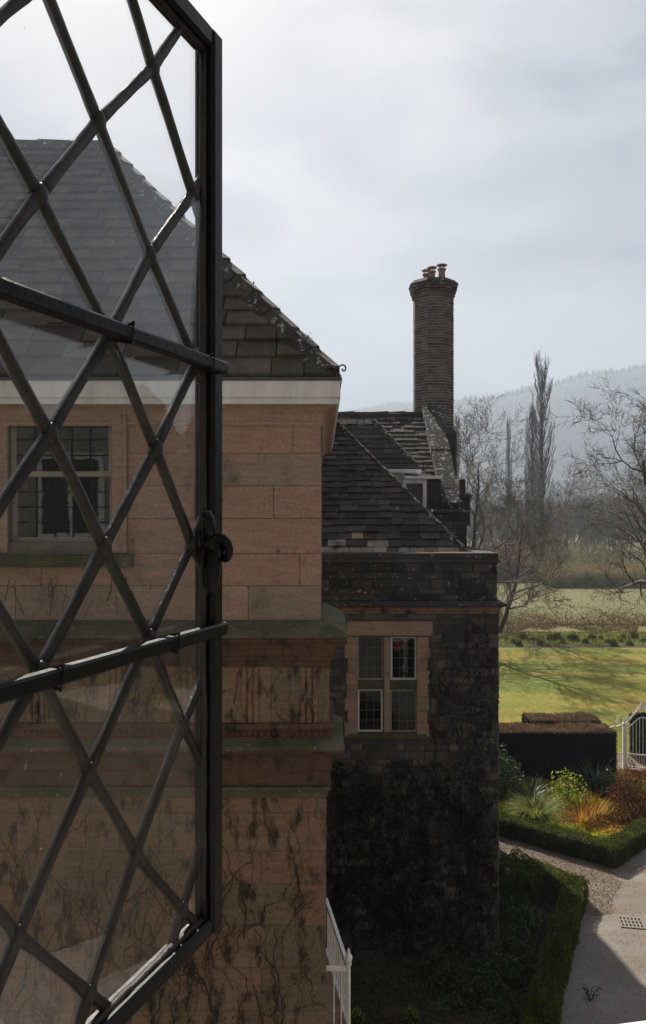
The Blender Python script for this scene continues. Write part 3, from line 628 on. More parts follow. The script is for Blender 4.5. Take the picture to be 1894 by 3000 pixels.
# ------------------------------------------------------------------ rear wing: ridge roof, dormers, verge, chimney
rw = thing('rear_wing', (0, 20.5, 0), 'rear tiled wing with white dormers, stone gable verge and tall brick chimney', 'house')
RX = 2.55; RL = -4.0
mb = MB(); mb.box(RL, 2.95, 18.05, 24.4, 0, 7.7); mb.mesh([(2.56, 17.7, 7.7), (2.96, 17.7, 7.7), (2.96, 24.4, 7.7), (2.56, 24.4, 7.7), (2.56, 21, 10.42), (2.96, 21, 10.42), (2.56, 17.7, 8.0), (2.96, 17.7, 8.0), (2.96, 24.4, 8.0), (2.56, 24.4, 8.0)], [(0,3,9,4,6),(1,7,5,8,2),(0,6,7,1),(6,4,5,7),(4,9,8,5),(9,3,2,8)]); mb.build('wall', Mt['parapet'], rw)
EY = 17.3; EZ = 7.84; RY = 21.0; RZ = 10.52; m = (RZ-EZ)/(RY-EY); ca = 1/math.sqrt(1+m*m); sa = m*ca; vl = (RY-EY)/ca
mb = MB(); mb.mesh([(RL, EY, EZ), (RX, EY, EZ), (RX, RY, RZ), (RL, RY, RZ), (RX, 24.7, EZ), (RL, 24.7, EZ)], [(0,1,2,3),(3,2,4,5),(0,3,5),(1,4,2)], .3)
tiles(mb, (RL, EY, EZ), (1, 0, 0), (0, ca, sa), vl, .20, lambda: rng.uniform(.22, .46), lambda v: (0, RX-RL), .02, None, lambda r_, u: rng.random()*.93)
rrf = mb.build('roof', Mt['tile'], rw)
hipstones((RX, RY, RZ+.02), (RL, RY, RZ+.02), 15, .12, .05, 'ridge', rrf, Mt['tile'])
mb = MB(); n = 8; A = Vector((0, 17.6, 8.06)); B = Vector((0, 21.05, 10.56)); dv = (B-A)/n
for k in range(n):                                                     # raked verge coping
    a = A+dv*k; b = A+dv*(k+1); xa, xb = 2.53+rng.uniform(-.015, .015), 3.01+rng.uniform(-.015, .015); t = .16+rng.uniform(-.015, .015)
    mb.hexa([(xa, a.y+.006, a.z-.1), (xb, a.y+.006, a.z-.1), (xb, b.y, b.z-.1), (xa, b.y, b.z-.1), (xa+.02, a.y-.06, a.z+t), (xb-.02, a.y-.06, a.z+t), (xb-.02, b.y-.07, b.z+t), (xa+.02, b.y-.07, b.z+t)], rng.random())
mb.build('gable_verge', Mt['verge'], rw)
mb = MB(); mb.box(2.95, 3.19, 17.72, 18.3, 7.7, 8.36, .3, .02); mb.box(2.965, 3.10, 17.8, 18.25, 8.364, 8.72, .4, .02); mb.box(2.93, 3.22, 17.68, 18.33, 8.30, 8.40, .5, .02); mb.build('kneeler', Mt['parapet'], rw)
mb = MB(); blocks(mb, 2.25, 2.88, 6.7, 7.98, 16.40, lambda: rng.uniform(.12, .17), lambda: rng.uniform(.2, .4), .01, .015, .01, .006); mb.box(2.25, 2.88, 16.40, 17.7, 6.7, 7.98)
mb.build('low_wall', Mt['parapet'], rw)
mb = MB(); mb.box(2.20, 2.92, 16.34, 17.7, 7.985, 8.05, .9, .012); mb.build('low_wall_coping', Mt['hip'], rw)
# hipped dormer roof with white soffit
dm = MB(); eY, eZ, rY, rZ = 17.95, 8.94, 19.16, 10.13
m = (rZ-eZ)/(rY-eY); ca = 1/math.sqrt(1+m*m); sa = m*ca; vl = (rY-eY)/ca; hk = .76; eX = 2.12
dm.mesh([(-.6, eY, eZ), (eX, eY, eZ), (1.2, rY, rZ), (.3, rY, rZ), (eX, 20.4, eZ), (1.2, 20.9, rZ), (.3, 20.9, rZ)], [(0,1,2,3),(1,4,5,2),(3,2,5,6)], .3)
tiles(dm, (-.6, eY, eZ), (1, 0, 0), (0, ca, sa), vl, .17, lambda: rng.uniform(.2, .42), lambda v: (v*ca*.74, eX+.6-v*ca*hk), .018, None, lambda r_, u: rng.random()*.93)
dz = dm.build('dormer', Mt['tile'], rw)
hipstones((eX, eY, eZ+.03), (1.2, rY, rZ+.03), 10, .07, .04, 'hip_ridge', dz, Mt['hip'])
mb = MB(); mb.box(-.5, 2.15, eY-.04, eY+1.4, eZ-.085, eZ-.003, .5, .01); mb.build('soffit', Mt['white'], dz)
mb = MB(); mb.box(-.3, 1.80, eY+.10, eY+1.3, 7.9, eZ-.087); mb.build('dormer_wall', Mt['white'], dz)
# lower flat dormer with a latticed window
d2 = MB(); y = 17.62; xa, xb = 1.78, 2.30
d2.box(2.235, 2.54, y+.03, y+1.6, 7.6, 8.70, .3); d2.box(xa, xb-.07, y+.35, y+1.5, 7.6, 8.69, .2)
dd = d2.build('flat_dormer', Mt['tile'], rw)
mb = MB(); mb.box(1.755, 2.56, y-.06, y+1.2, 8.71, 8.775, .5, .008); mb.build('flat_roof', Mt['white'], dd)
mb = MB(); mb.box(xa-.05, xa, y, y+.06, 7.6, 8.705); mb.box(2.15, 2.23, y, y+.06, 7.6, 8.705); mb.box(xa, 2.15, y+.001, y+.058, 8.62, 8.704); mb.build('window_frame', Mt['white'], dd)
mb = MB(); mb.box(xa+.001, 2.149, y+.03, y+.034, 7.6, 8.62); mb.build('glass', Mt['pane'], dd)
mb = MB()
for k in range(-8, 8):
    for s_ in (1, -1):
        a = Vector((xa+.18, y+.025, 8.1+k*.10)); p = a+Vector((-.17, 0, -.17*s_*1.3)); q = a+Vector((.17, 0, .17*s_*1.3))
        if p.z > 7.6 and q.z > 7.6 and p.z < 8.62 and q.z < 8.62: mb.tube([p, q], .004, 4)
mb.build('lead_lattice', Mt['dfgrey'], dd)
# chimney
CHX, CHY, CHR = 2.962, 22.0, .525
def oct_(r, z, ph=math.pi/8): return [(CHX+r*math.cos(ph+k*math.pi/4), CHY+r*math.sin(ph+k*math.pi/4), z) for k in range(8)]
mb = MB()
def octprism(mb, r0_, z0_, r1_, z1_, t=.5): mb.mesh(oct_(r0_, z0_)+oct_(r1_, z1_), [tuple(range(7, -1, -1)), tuple(range(8, 16))]+[(k, (k+1) % 8, 8+(k+1) % 8, 8+k) for k in range(8)], t)
Rv = CHR/math.cos(math.pi/8)*.985
octprism(mb, Rv-.012, 9.3, Rv-.012, 14.0); ch = mb.build('chimney', Mt['brickmortar'], rw)
mb = MB()
def bricks(zlo, zhi, rv, proud=.0):
    z = zlo; row = 0
    while z < zhi-.01:
        h = .062; A = oct_(rv, z)
        for k in range(8):
            a = Vector(A[k]); b = Vector(A[(k+1) % 8]); ln = (b-a).length; d = (b-a)/ln; nrm = Vector((d.y, -d.x, 0)); u = 0.0; first = True
            while u < ln-.005:
                w_ = (.108 if (row+k) % 2 and first else .212); first = False; q = min(u+w_, ln)
                if ln-q < .04: q = ln
                jj = rng.uniform(-.004, .004); p0 = a+d*(u+.006); p1 = a+d*(q-.006); o = nrm*(.004+jj*.7)
                i_ = nrm*-.02
                mb.hexa([p0+i_+Vector((0,0,.005)), p1+i_+Vector((0,0,.005)), p1+o+Vector((0,0,.005)), p0+o+Vector((0,0,.005)), p0+i_+Vector((0,0,h)), p1+i_+Vector((0,0,h)), p1+o+Vector((0,0,h)), p0+o+Vector((0,0,h))], rng.random()); u = q+.0001
        z += .075; row += 1
bricks(10.2, 13.72, Rv-.006)
for i_, (zz_, ex) in enumerate(((13.725, .03), (13.80, .055), (13.875, .085), (13.95, .10))): bricks(zz_, zz_+.075, Rv+ex)
mb.build('brickwork', Mt['brick'], ch)
mb = MB(); octprism(mb, Rv+.09, 13.99, Rv+.135, 14.055, .6); octprism(mb, Rv+.13, 14.056, Rv+.02, 14.16, .4); octprism(mb, Rv-.05, 13.8, Rv+.07, 13.989, .4); mb.build('chimney_cap', Mt['hip'], ch)
mb = MB(); mb.box(2.35, 3.5, 21.4, 22.6, 7.6, 10.1, .5, .05); octprism(mb, Rv+.06, 10.1, Rv+.02, 10.2); mb.build('chimney_base', Mt['parapet'], ch)
for (dx, dy, s_, cowl) in ((.20, -.20, 1.0, True), (-.03, .02, .92, True), (-.15, .28, .9, False)):
    mb = MB(); c = (CHX+dx, CHY+dy, 14.12)
    mb.lathe(c, [(.13*s_, 0), (.125*s_, .04), (.095*s_, .10), (.085*s_, .28), (.10*s_, .30), (.115*s_, .31), (.115*s_, .35), (.09*s_, .36), (.07*s_, .36)], 14, .5)
    po = mb.build('chimney_pot', Mt['terracotta'], ch)
    mb = MB()
    for k in range(4): a = math.pi/2*k+.4; mb.tube([(c[0]+.085*math.cos(a), c[1]+.085*math.sin(a), c[2]+.35), (c[0]+.10*math.cos(a), c[1]+.10*math.sin(a), c[2]+.43)], .008, 5)
    mb.lathe((c[0], c[1], c[2]+.43), [(.13*s_, 0), (.15*s_, .012), (.13*s_, .03), (.05*s_, .05)], 14, .5); mb.build('pot_cowl', Mt['terracotta'], rw if False else ch)

# ------------------------------------------------------------------ sunlit wing that closes the court behind the viewpoint
cw = thing('court_wing', (0, -3, 0), 'sunlit sandstone wing closing the court, mirrored in the dark window panes', 'house')
mb = MB(); wins = [(x, z) for x in (-9, -5.6, 3.2, 6.6) for z in (1.2, 4.4, 7.4)]
blocks(mb, -14, 10, 0, 11, -3, .36, lambda: rng.uniform(.5, 1.1), .008, .01, .006, .003, [(x-.75, x+.75, z, z+1.9) for x, z in wins], sgn=1)
mb.box(-14, 10, -9, -3, 0, 11); mb.build('wall', Mt['palestone'], cw)
mb = MB(); mb.mesh([(-14.3, -2.6, 11), (10.3, -2.6, 11), (10.3, -6, 14), (-14.3, -6, 14), (10.3, -9.4, 11), (-14.3, -9.4, 11)], [(0,1,2,3),(3,2,4,5),(0,3,5),(1,4,2),(0,5,4,1)]); mb.build('roof', Mt['tile'], cw)
for x, z in wins:
    mb = MB(); mb.box(x-.75, x-.62, -2.985, -2.94, z, z+1.9); mb.box(x+.62, x+.75, -2.985, -2.94, z, z+1.9); mb.box(x-.62, x+.62, -2.985, -2.945, z, z+.12); mb.box(x-.62, x+.62, -2.985, -2.945, z+1.78, z+1.9); mb.box(x-.05, x+.05, -2.985, -2.95, z+.12, z+1.78)
    wq = mb.build('window', Mt['white'], cw)
    mb = MB(); mb.box(x-.62, x+.62, -2.99, -2.98, z+.12, z+1.78); mb.build('glass', Mt['dark'], wq)
# ------------------------------------------------------------------ open leaded casement
K = .85; C0 = Vector((-.1305*K, 1.0*K, EYE)); du = Vector((-.343, -.939, 0)).normalized(); dn = Vector((.939, -.343, 0)).normalized()
def T(u, n, v): return C0+du*u+dn*n+Vector((0, 0, v))
ct = thing('leaded_casement', tuple(C0+Vector((0, 0, -.45))), 'open black iron casement window with diamond leaded panes, close in front', 'window')
class LB(MB):
    def build(s, *a, **k): s.v = [tuple(T(*p)) for p in s.v]; return MB.build(s, *a, **k)
UW = .50*K; VB = -.508*K; VT = .580*K
fr = LB(); bw = .022
def stile(u0, u1, v0, v1, n0, n1, bev=.002): fr.box(u0, u1, n0, n1, v0, v1, .5, bev)
stile(.008, .008+bw, VB+.008, VT-.008, -.010, .013, .0035)
stile(.0035, .0079, VB, VT, -.010, .0015); stile(UW-.03, UW, VB, VT, -.010, .013)
stile(.0301, UW-.0301, VT-.008-bw, VT-.008, -.010, .0125, .0035); stile(.008, UW-.03, VT-.0079, VT, -.010, .0015)
stile(.0301, UW-.0301, VB+.008, VB+.008+bw*.8, -.010, .0125, .0035); stile(.008, UW-.03, VB, VB+.0079, -.010, .0015)
fr.build('frame', Mt['iron'], ct)
nodes = {}
rowv = {-2: .655, -1: .575, 0: .471, 1: .369, 2: .268, 3: .170, 4: .069, 5: -.035, 6: -.134, 7: -.240, 8: -.349, 9: -.449, 10: -.55}
meas = {(0,0): .144, (1,0): .057, (1,1): .240, (2,0): .150, (2,1): .323, (3,0): .052, (3,1): .223, (4,0): .138, (4,1): .310, (5,0): .060, (5,1): .231, (6,0): .152, (6,1): .324, (7,0): .081, (7,1): .2545, (8,0): .176, (8,1): .350, (9,0): .083, (9,1): .2545}
r1 = random.Random(5)
for k in rowv:
    for mm in range(-2, 5):
        b = (.15 if k % 2 == 0 else .06)+.175*mm
        if (k, 0) in meas and (k, mm) not in meas:
            ref = meas.get((k, 1)) if mm > 1 else meas[(k, 0)]; ref = ref or meas[(k, 0)]; b = ref+.175*(mm-(1 if mm > 1 and (k, 1) in meas else 0))
        nodes[(k, mm)] = (meas.get((k, mm), b)*K, (rowv[k]+r1.uniform(-.002, .002))*K)
nodes[(0, 1)] = (.319*K, .454*K); nodes[(1, 2)] = (.415*K, .343*K)
U0, U1, V0, V1 = .030, UW-.03, VB+.0256, VT-.030
def clip(poly):
    for (ax, lim, sg) in ((0, U0, 1), (0, U1, -1), (1, V0, 1), (1, V1, -1)):
        out = []
        for i in range(len(poly)):
            a, b = poly[i], poly[(i+1) % len(poly)]; da, db = (a[ax]-lim)*sg, (b[ax]-lim)*sg
            if da >= 0: out.append(a)
            if da*db < 0: t = da/(da-db); out.append((a[0]+(b[0]-a[0])*t, a[1]+(b[1]-a[1])*t))
        poly = out
        if len(poly) < 3: return []
    return poly
def nb(k, mm): return ((k+1, mm), (k+1, mm+1)) if k % 2 == 0 else ((k+1, mm-1), (k+1, mm))
gm = LB(); cm = LB()
for (k, mm) in nodes:
    a, b = nb(k, mm); top = (k+2, mm)
    if a in nodes and b in nodes and top in nodes:
        po = clip([nodes[(k, mm)], nodes[b], nodes[top], nodes[a]])
        if po:
            tu, tv = r1.gauss(0, .018), r1.gauss(0, .020); cu = sum(p[0] for p in po)/len(po); cv = sum(p[1] for p in po)/len(po)
            f_ = lambda p, o: (p[0], max(-.0035, min(.0035, (p[0]-cu)*tu+(p[1]-cv)*tv))+o, p[1]); n_ = len(po)
            gm.mesh([f_(p, .0011) for p in po]+[f_(p, -.0011) for p in po], [tuple(range(n_)), tuple(range(2*n_-1, n_-1, -1))])
    for nn in (a, b):
        if nn not in nodes: continue
        p, q = nodes[(k, mm)], nodes[nn]
        t0, t1 = 0.0, 1.0
        for (pa, d_, lo, hi) in ((p[0], q[0]-p[0], U0-.002, U1+.002), (p[1], q[1]-p[1], V0-.002, V1+.002)):
            if abs(d_) < 1e-6:
                if pa < lo or pa > hi: t1 = -1
                continue
            e0, e1 = (lo-pa)/d_, (hi-pa)/d_; e0, e1 = min(e0, e1), max(e0, e1); t0 = max(t0, e0); t1 = min(t1, e1)
        if t1-t0 < .02: continue
        ln = math.hypot(q[0]-p[0], q[1]-p[1]); pu, pv = -(q[1]-p[1])/ln, (q[0]-p[0])/ln
        b1, b2 = r1.gauss(0, .0007), r1.gauss(0, .0003); prof = [(w_*1.05, n_) for w_, n_ in ((-.0042, .0012), (-.0039, .0026), (-.0014, .0034), (.0014, .0035), (.0039, .0025), (.0042, .0012), (.0042, -.0012), (.003, -.0042), (-.003, -.0042), (-.0042, -.0012))]
        P = []; ns = 8; kp = len(prof)
        for i in range(ns+1):
            t = t0+(t1-t0)*i/ns; o = b1*math.sin(math.pi*t)+b2*math.sin(2*math.pi*t); sc = 1.0+.10*math.cos(2*math.pi*t)+r1.uniform(-.10, .10)
            cu, cv = p[0]+(q[0]-p[0])*t+pu*o, p[1]+(q[1]-p[1])*t+pv*o
            P += [(cu+pu*w_*sc, n_, cv+pv*w_*sc) for w_, n_ in prof]
        cm.mesh(P, [(i*kp+j, i*kp+(j+1) % kp, (i+1)*kp+(j+1) % kp, (i+1)*kp+j) for i in range(ns) for j in range(kp)]+[tuple(range(kp)), tuple(ns*kp+j for j in range(kp))])
    u, v = nodes[(k, mm)]
    if U0 < u < U1 and V0 < v < V1: cm.ball((u, .0022, v), .0068, .5, 1, .55, 1.25)     # solder joints
for (a, b) in (((U0, V0), (U0, V1)), ((U0, V0), (U1, V0)), ((U0, V1), (U1, V1))):       # lead border, wavering
    P = []; n_ = 26
    pts = [(a[0]+(b[0]-a[0])*i/n_+(.0022+r1.uniform(-.001, .0016)) * (a[0] == b[0]), .002, a[1]+(b[1]-a[1])*i/n_+r1.uniform(-.0012, .0012)*(a[0] != b[0])) for i in range(n_+1)]
    cm.tube(pts, [.0042+r1.uniform(-.0004, .0006) for _ in pts], 8)
cm.build('lead_lattice', Mt['came'], ct, True)
gm.build('glass', Mt['glass'], ct)
for vv in (.1705*K, -.1375*K):
    sb = LB(); sb.box(.017, UW-.01, .0125, .0235, vv-.0062, vv+.0062, .5, .002)
    for uu in ((.225, .06) if vv > 0 else (.14, .33)): sb.tube([(uu*K-.004, .003, vv+.003), (uu*K-.001, .0245, vv+.0085), (uu*K+.001, .0245, vv-.0085), (uu*K+.003, .003, vv-.004)], .0016, 6)
    sb.build('saddle_bar', Mt['iron'], ct)
hd = LB(); hu, hv_ = .0430, -.031
hd.box(hu-.012, hu+.010, .0125, .0165, hv_-.052, hv_+.040, .5, .0018)                    # back plate
for q in (.033, -.045): hd.ball((hu-.001, .0168, hv_+q), .0034, .5, 1, .5, 1)
hd.tube([(hu, .014, hv_), (hu, .030, hv_)], [.0115, .0095], 14)                              # pivot boss
P = [(hu, .021, hv_+.006), (hu+.003, .021, hv_+.018), (hu+.004, .020, hv_+.030), (hu+.003, .019, hv_+.038)]; hd.tube(P, [.0075, .0085, .0078, .004], 12)   # catch tongue
P = [(hu-.002, .024, hv_-.004), (hu-.001, .024, hv_-.020), (hu, .022, hv_-.036), (hu, .021, hv_-.052), (hu, .020, hv_-.062)]; hd.tube(P, [.008, .0108, .0118, .0092, .004], 12)
P = []; n_ = 22
for q in range(n_+1):                                                                     # curled tail of the handle
    t = q/n_; a = 2.5-t*6.6; rr_ = .0165-.0105*t; P.append((hu-.004-.017*t, .033+rr_*math.cos(a)*.8, hv_-.008+rr_*math.sin(a)))
hd.tube(P, [.0058-.0014*q/n_ for q in range(n_+1)], 10); hd.ball(P[-1], .0066)
hd.v = [(hu+(a-hu)*.85+.004, .0125+(b-.0125)*.72, hv_+(c-hv_)*.82) for a, b, c in hd.v]
hd.build('catch_handle', Mt['iron'], ct, True)
# outside stone sill of the window the photograph is taken from
ws = thing('window_sill', (.4, .6, EYE-.5), 'pale painted window sill at the bottom right corner of the view', 'sill')
mb = MB(); a = Vector((-.9, .650-.9*.194)); d = Vector((.982, .190)).normalized(); nn = Vector((d.y, -d.x)); z0 = EYE-.4325
def sp(s, t, z): p = a+d*s+nn*t; return (p.x, p.y, z)
o_ = 0.0
mb.hexa([sp(0, o_, z0-.06), sp(0, .34, z0-.06), sp(2.6, .34, z0-.06), sp(2.6, o_, z0-.06), sp(0, o_, z0-.004), sp(0, .34, z0+.02), sp(2.6, .34, z0+.02), sp(2.6, o_, z0-.004)])
mb.build('sill_board', Mt['white'], ws)

# ------------------------------------------------------------------ balcony railing
rl = thing('balcony_railing', (.14, 8.6, 2.9), 'white iron balcony railing with a ball finial fixed to the sandstone wall', 'railing')
zr = 3.55; zf = 2.92; Pn = Vector((.25, 8.0)); Pf = Vector((.036, 9.42)); Pw = Vector((.034, 8.0))
mb = MB()
for (p, q) in ((Pn, Pf), (Pn, Pw)):
    d = (q-p).normalized(); s_ = Vector((d.y, -d.x))*.022
    for (za, zb, ww) in ((zr-.022, zr+.012, 1.0), (zf+.04, zf+.062, .7)):
        e = s_*ww; dd_ = d*.02
        mb.hexa([(*(p+e+dd_), za), (*(p-e+dd_), za), (*(q-e), za), (*(q+e), za), (*(p+e*.8+dd_), zb), (*(p-e*.8+dd_), zb), (*(q-e*.8), zb), (*(q+e*.8), zb)])
mb.build('handrail', Mt['whiteiron'], rl)
for (p, q, n) in ((Pn, Pf, 13), (Pn, Pw, 3)):
    for k in range(1, n):
        c = p.lerp(q, k/n); mb = MB(); mb.lathe((c.x, c.y, zf-.01), [(.008, 0), (.008, .2), (.012, .22), (.008, .24), (.008, zr-zf)], 6); mb.build('baluster', Mt['whiteiron'], rl)
mb = MB(); mb.lathe((Pn.x, Pn.y, zf-.01), [(.026, 0), (.026, .04), (.019, .05), (.019, zr-zf+.03), (.03, zr-zf+.04), (.03, zr-zf+.06)], 10); nw = mb.build('newel_post', Mt['whiteiron'], rl)
mb = MB(); mb.lathe((Pn.x, Pn.y, zr+.05), [(.02, 0), (.034, .025), (.038, .05), (.03, .075), (.014, .09), (.018, .10), (.012, .125), (.004, .145)], 12); mb.build('finial', Mt['whiteiron'], nw, True)
sl = thing('balcony_slab', (.14, 8.6, 2.7), 'ochre stone balcony slab under the white railing', 'balcony')
mb = MB(); mb.mesh([(.036, 7.96, 2.78), (.27, 7.96, 2.78), (.036, 9.5, 2.78), (.036, 7.96, 2.905), (.27, 7.96, 2.905), (.036, 9.5, 2.905)], [(2,1,0),(3,4,5),(0,1,4,3),(1,2,5,4),(2,0,3,5)]); mb.build('slab', Mt['sand'], sl)
mb = MB()
for yy in (8.15, 8.85): mb.hexa([(.036, yy, 2.35), (.05, yy, 2.35), (.05, yy+.09, 2.35), (.036, yy+.09, 2.35), (.036, yy, 2.779), (.16-(yy-8)*.06, yy, 2.779), (.16-(yy-8)*.06, yy+.09, 2.779), (.036, yy+.09, 2.779)])
mb.build('corbel', Mt['sand'], sl)
# ------------------------------------------------------------------ hedges
def surf_pts(path, width, z0, z1, dens, r, top=True, sides=True, ends=True, jit=.02, round_=.0):
    """Random points over the skin of a clipped hedge following a plan path; returns side and top points."""
    sp_, tp = [], []
    for i in range(len(path)-1):
        a, b = Vector(path[i]), Vector(path[i+1]); d = (b-a).normalized(); nrm = Vector((d.y, -d.x))
        a = a-d*(width*.5 if i else 0); b = b+d*(width*.5 if i < len(path)-2 else 0); ln = (b-a).length
        if sides:
            for sg in (1, -1):
                for _ in range(int(ln*(z1-z0)*dens)):
                    t = r.random(); z = z0+(z1-z0)*r.random(); bul = .02*math.sin(t*ln*4.1)+.015*math.sin(t*ln*11+z*9)
                    p = a+d*(t*ln)+nrm*sg*(width/2+bul+r.gauss(0, jit)); sp_.append((p.x, p.y, z))
        if top:
            for _ in range(int(ln*width*dens*1.2)):
                t = r.random(); s_ = r.uniform(-.5, .5)*width; p = a+d*(t*ln)+nrm*s_
                tp.append((p.x, p.y, z1+.022*math.sin(t*ln*3.1+p.y*2)+.012*math.sin(t*ln*9+s_*7)+r.gauss(0, jit*1.2)))
    if ends:
        for (p, q) in ((path[0], path[1]), (path[-1], path[-2])):
            p, q = Vector(p), Vector(q); d = (p-q).normalized(); nrm = Vector((d.y, -d.x))
            for _ in range(int(width*(z1-z0)*dens)):
                c = p+nrm*r.uniform(-.5, .5)*width+d*r.gauss(0, jit); sp_.append((c.x, c.y, z0+(z1-z0)*r.random()))
    return sp_, tp
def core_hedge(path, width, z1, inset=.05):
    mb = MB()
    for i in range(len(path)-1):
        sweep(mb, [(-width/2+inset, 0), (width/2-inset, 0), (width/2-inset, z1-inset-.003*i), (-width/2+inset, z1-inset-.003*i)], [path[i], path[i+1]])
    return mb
def hedge(name, path, width, z1, label, leafm, topm, dens, size, group=None, seed=1, extra=None):
    r = random.Random(seed); s_, t_ = surf_pts(path, width, .02, z1, dens, r)
    p0 = path[0]; h = thing(name, (p0[0], p0[1], 0), label, 'hedge', group)
    V, Fq, Tn = leaf_mesh(s_, size, seed, up=.3); npmesh('clipped_side', V, Fq, leafm, h, Tn)
    V, Fq, Tn = leaf_mesh(t_, size, seed+1, up=.6); npmesh('clipped_top', V, Fq, topm, h, Tn)
    core_hedge(path, width, z1, .05).build('inner_branches', Mt['dark'], h); return h
hedge('yew_hedge', [(3.4, 24.85), (8.72, 24.85)], 1.0, 1.45, 'tall dark clipped yew hedge with browned top beside the white gate', Mt['yew'], Mt['yewtop'], 4200, .021, seed=3)
hedge('yew_hedge', [(6.4, 25.85), (8.6, 25.85)], .95, 1.53, 'lower half-hidden hedge block with rusty brown top behind the tall dark hedge', Mt['yew'], Mt['yewtop'], 4000, .021, seed=5)
hedge('yew_hedge', [(10.05, 26.4), (14, 26.4)], .9, 1.42, 'dark upright hedge end seen through the bars of the white gate', Mt['yew'], Mt['yew'], 1400, .035, seed=6)
hA = [(3.0, 21.3), tuple(G(1462, 2448)[:2]), tuple(G(1795, 2545)[:2]), tuple(G(1900, 2478)[:2]), (10.5, 21.6)]
hA = [(x, y+.22) for x, y in hA]
hedge('box_hedge', hA, .42, .46, 'low box hedge with a pointed corner edging the sunlit flower bed', Mt['box'], Mt['box'], 3600, .019, 'low box hedges round the beds', 8)
hB = [(4.42, 17.78), (5.16, 16.78), (4.06, 14.3), (3.32, 12.48), (2.6, 10.7)]
hedge('box_hedge', hB, .40, .46, 'low box hedge bending round the shaded bed beside the drive', Mt['box'], Mt['box'], 3600, .019, 'low box hedges round the beds', 9)

# ------------------------------------------------------------------ shrubs and garden plants
def dome_pts(c, rx, ry, rz, n, r, fill=.35):
    out = []
    while len(out) < n:
        d = Vector((r.gauss(0, 1), r.gauss(0, 1), r.gauss(0, 1))).normalized(); d.z = abs(d.z)
        s_ = (1-fill*r.random()**2)*(1+.14*math.sin(d.x*5+c[0])*math.cos(d.y*6+d.z*4)+.08*math.sin(11*d.x+9*d.z)); out.append((c[0]+d.x*rx*s_, c[1]+d.y*ry*s_, c[2]+d.z*rz*s_))
    return out
def stems_mb(c, n, h, sp, r, rad=.008):
    mb = MB()
    for k in range(n):
        a = r.uniform(0, 6.28); q = Vector((math.cos(a)*sp*r.random(), math.sin(a)*sp*r.random(), h*r.uniform(.6, 1))); mb.tube([c, Vector(c)+q*.5+Vector((0, 0, h*.1)), Vector(c)+q], [rad, rad*.7, rad*.4], 4)
    return mb
def shrub(name, c, rx, ry, rz, n, size, m, label, cat='shrub', group=None, seed=1, fill=.45, z=.0, up=.3, aspect=.55):
    r = random.Random(seed); s_ = thing(name, (c[0], c[1], 0), label, cat, group)
    V, Fq, Tn = leaf_mesh(dome_pts((c[0], c[1], z), rx, ry, rz, n, r, fill), size, seed, aspect, up); npmesh('foliage', V, Fq, m, s_, Tn)
    stems_mb((c[0], c[1], 0), 14, rz*.8+z, min(rx, ry)*.8, r).build('stems', Mt['bark'], s_); return s_
def tuft(name, c, n, ln, wd, m, label, cat='grass tuft', spread=.12, el=(55, 88), droop=(.6, 1.6), seed=2, group=None, z=.0):
    global rng
    old = rng; rng = random.Random(seed); sp_ = []
    for k in range(n):
        a = rng.uniform(0, 6.283); q = rng.random()**.5*spread
        sp_.append(((c[0]+q*math.cos(a), c[1]+q*math.sin(a), z), a+rng.gauss(0, .3), R(rng.uniform(*el)), ln*rng.uniform(.6, 1.1), wd*rng.uniform(.7, 1.2), rng.uniform(*droop)))
    V, Fq, Tn = blade_mesh(sp_, 5); o = npmesh(name, V, Fq, m, None, Tn, origin=(c[0], c[1], 0)); rng = old
    return tag(o, label, cat, group)
c = G(1572, 2424); tuft('pampas_tuft', c, 760, 1.02, .021, Mt['blade'], 'big pale green mound of arching grass in the sunlit bed', seed=4, droop=(1.3, 2.5), el=(76, 89), spread=.20)
c = G(1742, 2316); tuft('spiky_plant', c, 130, 1.15, .045, Mt['darkblade'], 'dark sword leaved plant in front of the tall clipped hedge', 'plant', seed=6, droop=(.2, 1.0), el=(25, 85), spread=.15)
c = G(1546, 2352); tuft('spiky_plant', c, 110, .9, .03, Mt['darkblade'], 'thin dark spiky leaves between the grey green shrub and the pale grass mound', 'plant', seed=7, droop=(.3, 1.2), el=(30, 85), spread=.15)
for i, (px, py, s_) in enumerate(((1738, 2400, 1.0), (1705, 2412, .8), (1772, 2392, .7))):
    c = G(px, py); tuft('orange_grass', c, 70, .74*s_, .030, Mt['orange'], ('tallest orange grass clump in the middle of the bed', 'shorter orange grass clump nearest the pale mound', 'small orange grass clump nearest the red bush')[i], seed=20+i, droop=(.1, 1.0), el=(50, 88), spread=.24, group='orange grass clumps')
c = G(1862, 2410); shrub('red_bush', c, .70, .65, 1.42, 9000, .026, Mt['redbush'], 'rounded russet red bush in front of the white gate', seed=31, fill=.6)
c = G(1478, 2345); shrub('grey_green_shrub', c, .55, .55, 1.35, 1800, .045, Mt['shrubleaf'], 'tall grey green shrub against the left end of the dark hedge', seed=32, fill=.6)
c = G(1660, 2362); shrub('variegated_shrub', c, .6, .5, .95, 800, .045, Mt['yellowleaf'], 'loose yellow green shrub between grass mound and spiky plant', seed=33, fill=.7)
c = G(1790, 2330); shrub('dark_shrub', c, .5, .45, .7, 1200, .04, Mt['shrubleaf'], 'small dark shrub between the spiky plant and the red bush', seed=38, fill=.6)
c = G(1492, 2430); shrub('yellow_shrub', c, .62, .45, .42, 1500, .032, Mt['yellowleaf'], 'low yellow green leafy plant at the left corner of the bed', seed=34, fill=.6)
c = (4.05, 17.1); shrub('box_dome', c, .50, .50, .90, 7000, .022, Mt['box'], 'clipped rounded box bush at the foot of the dark stone wing', seed=35, fill=.2)
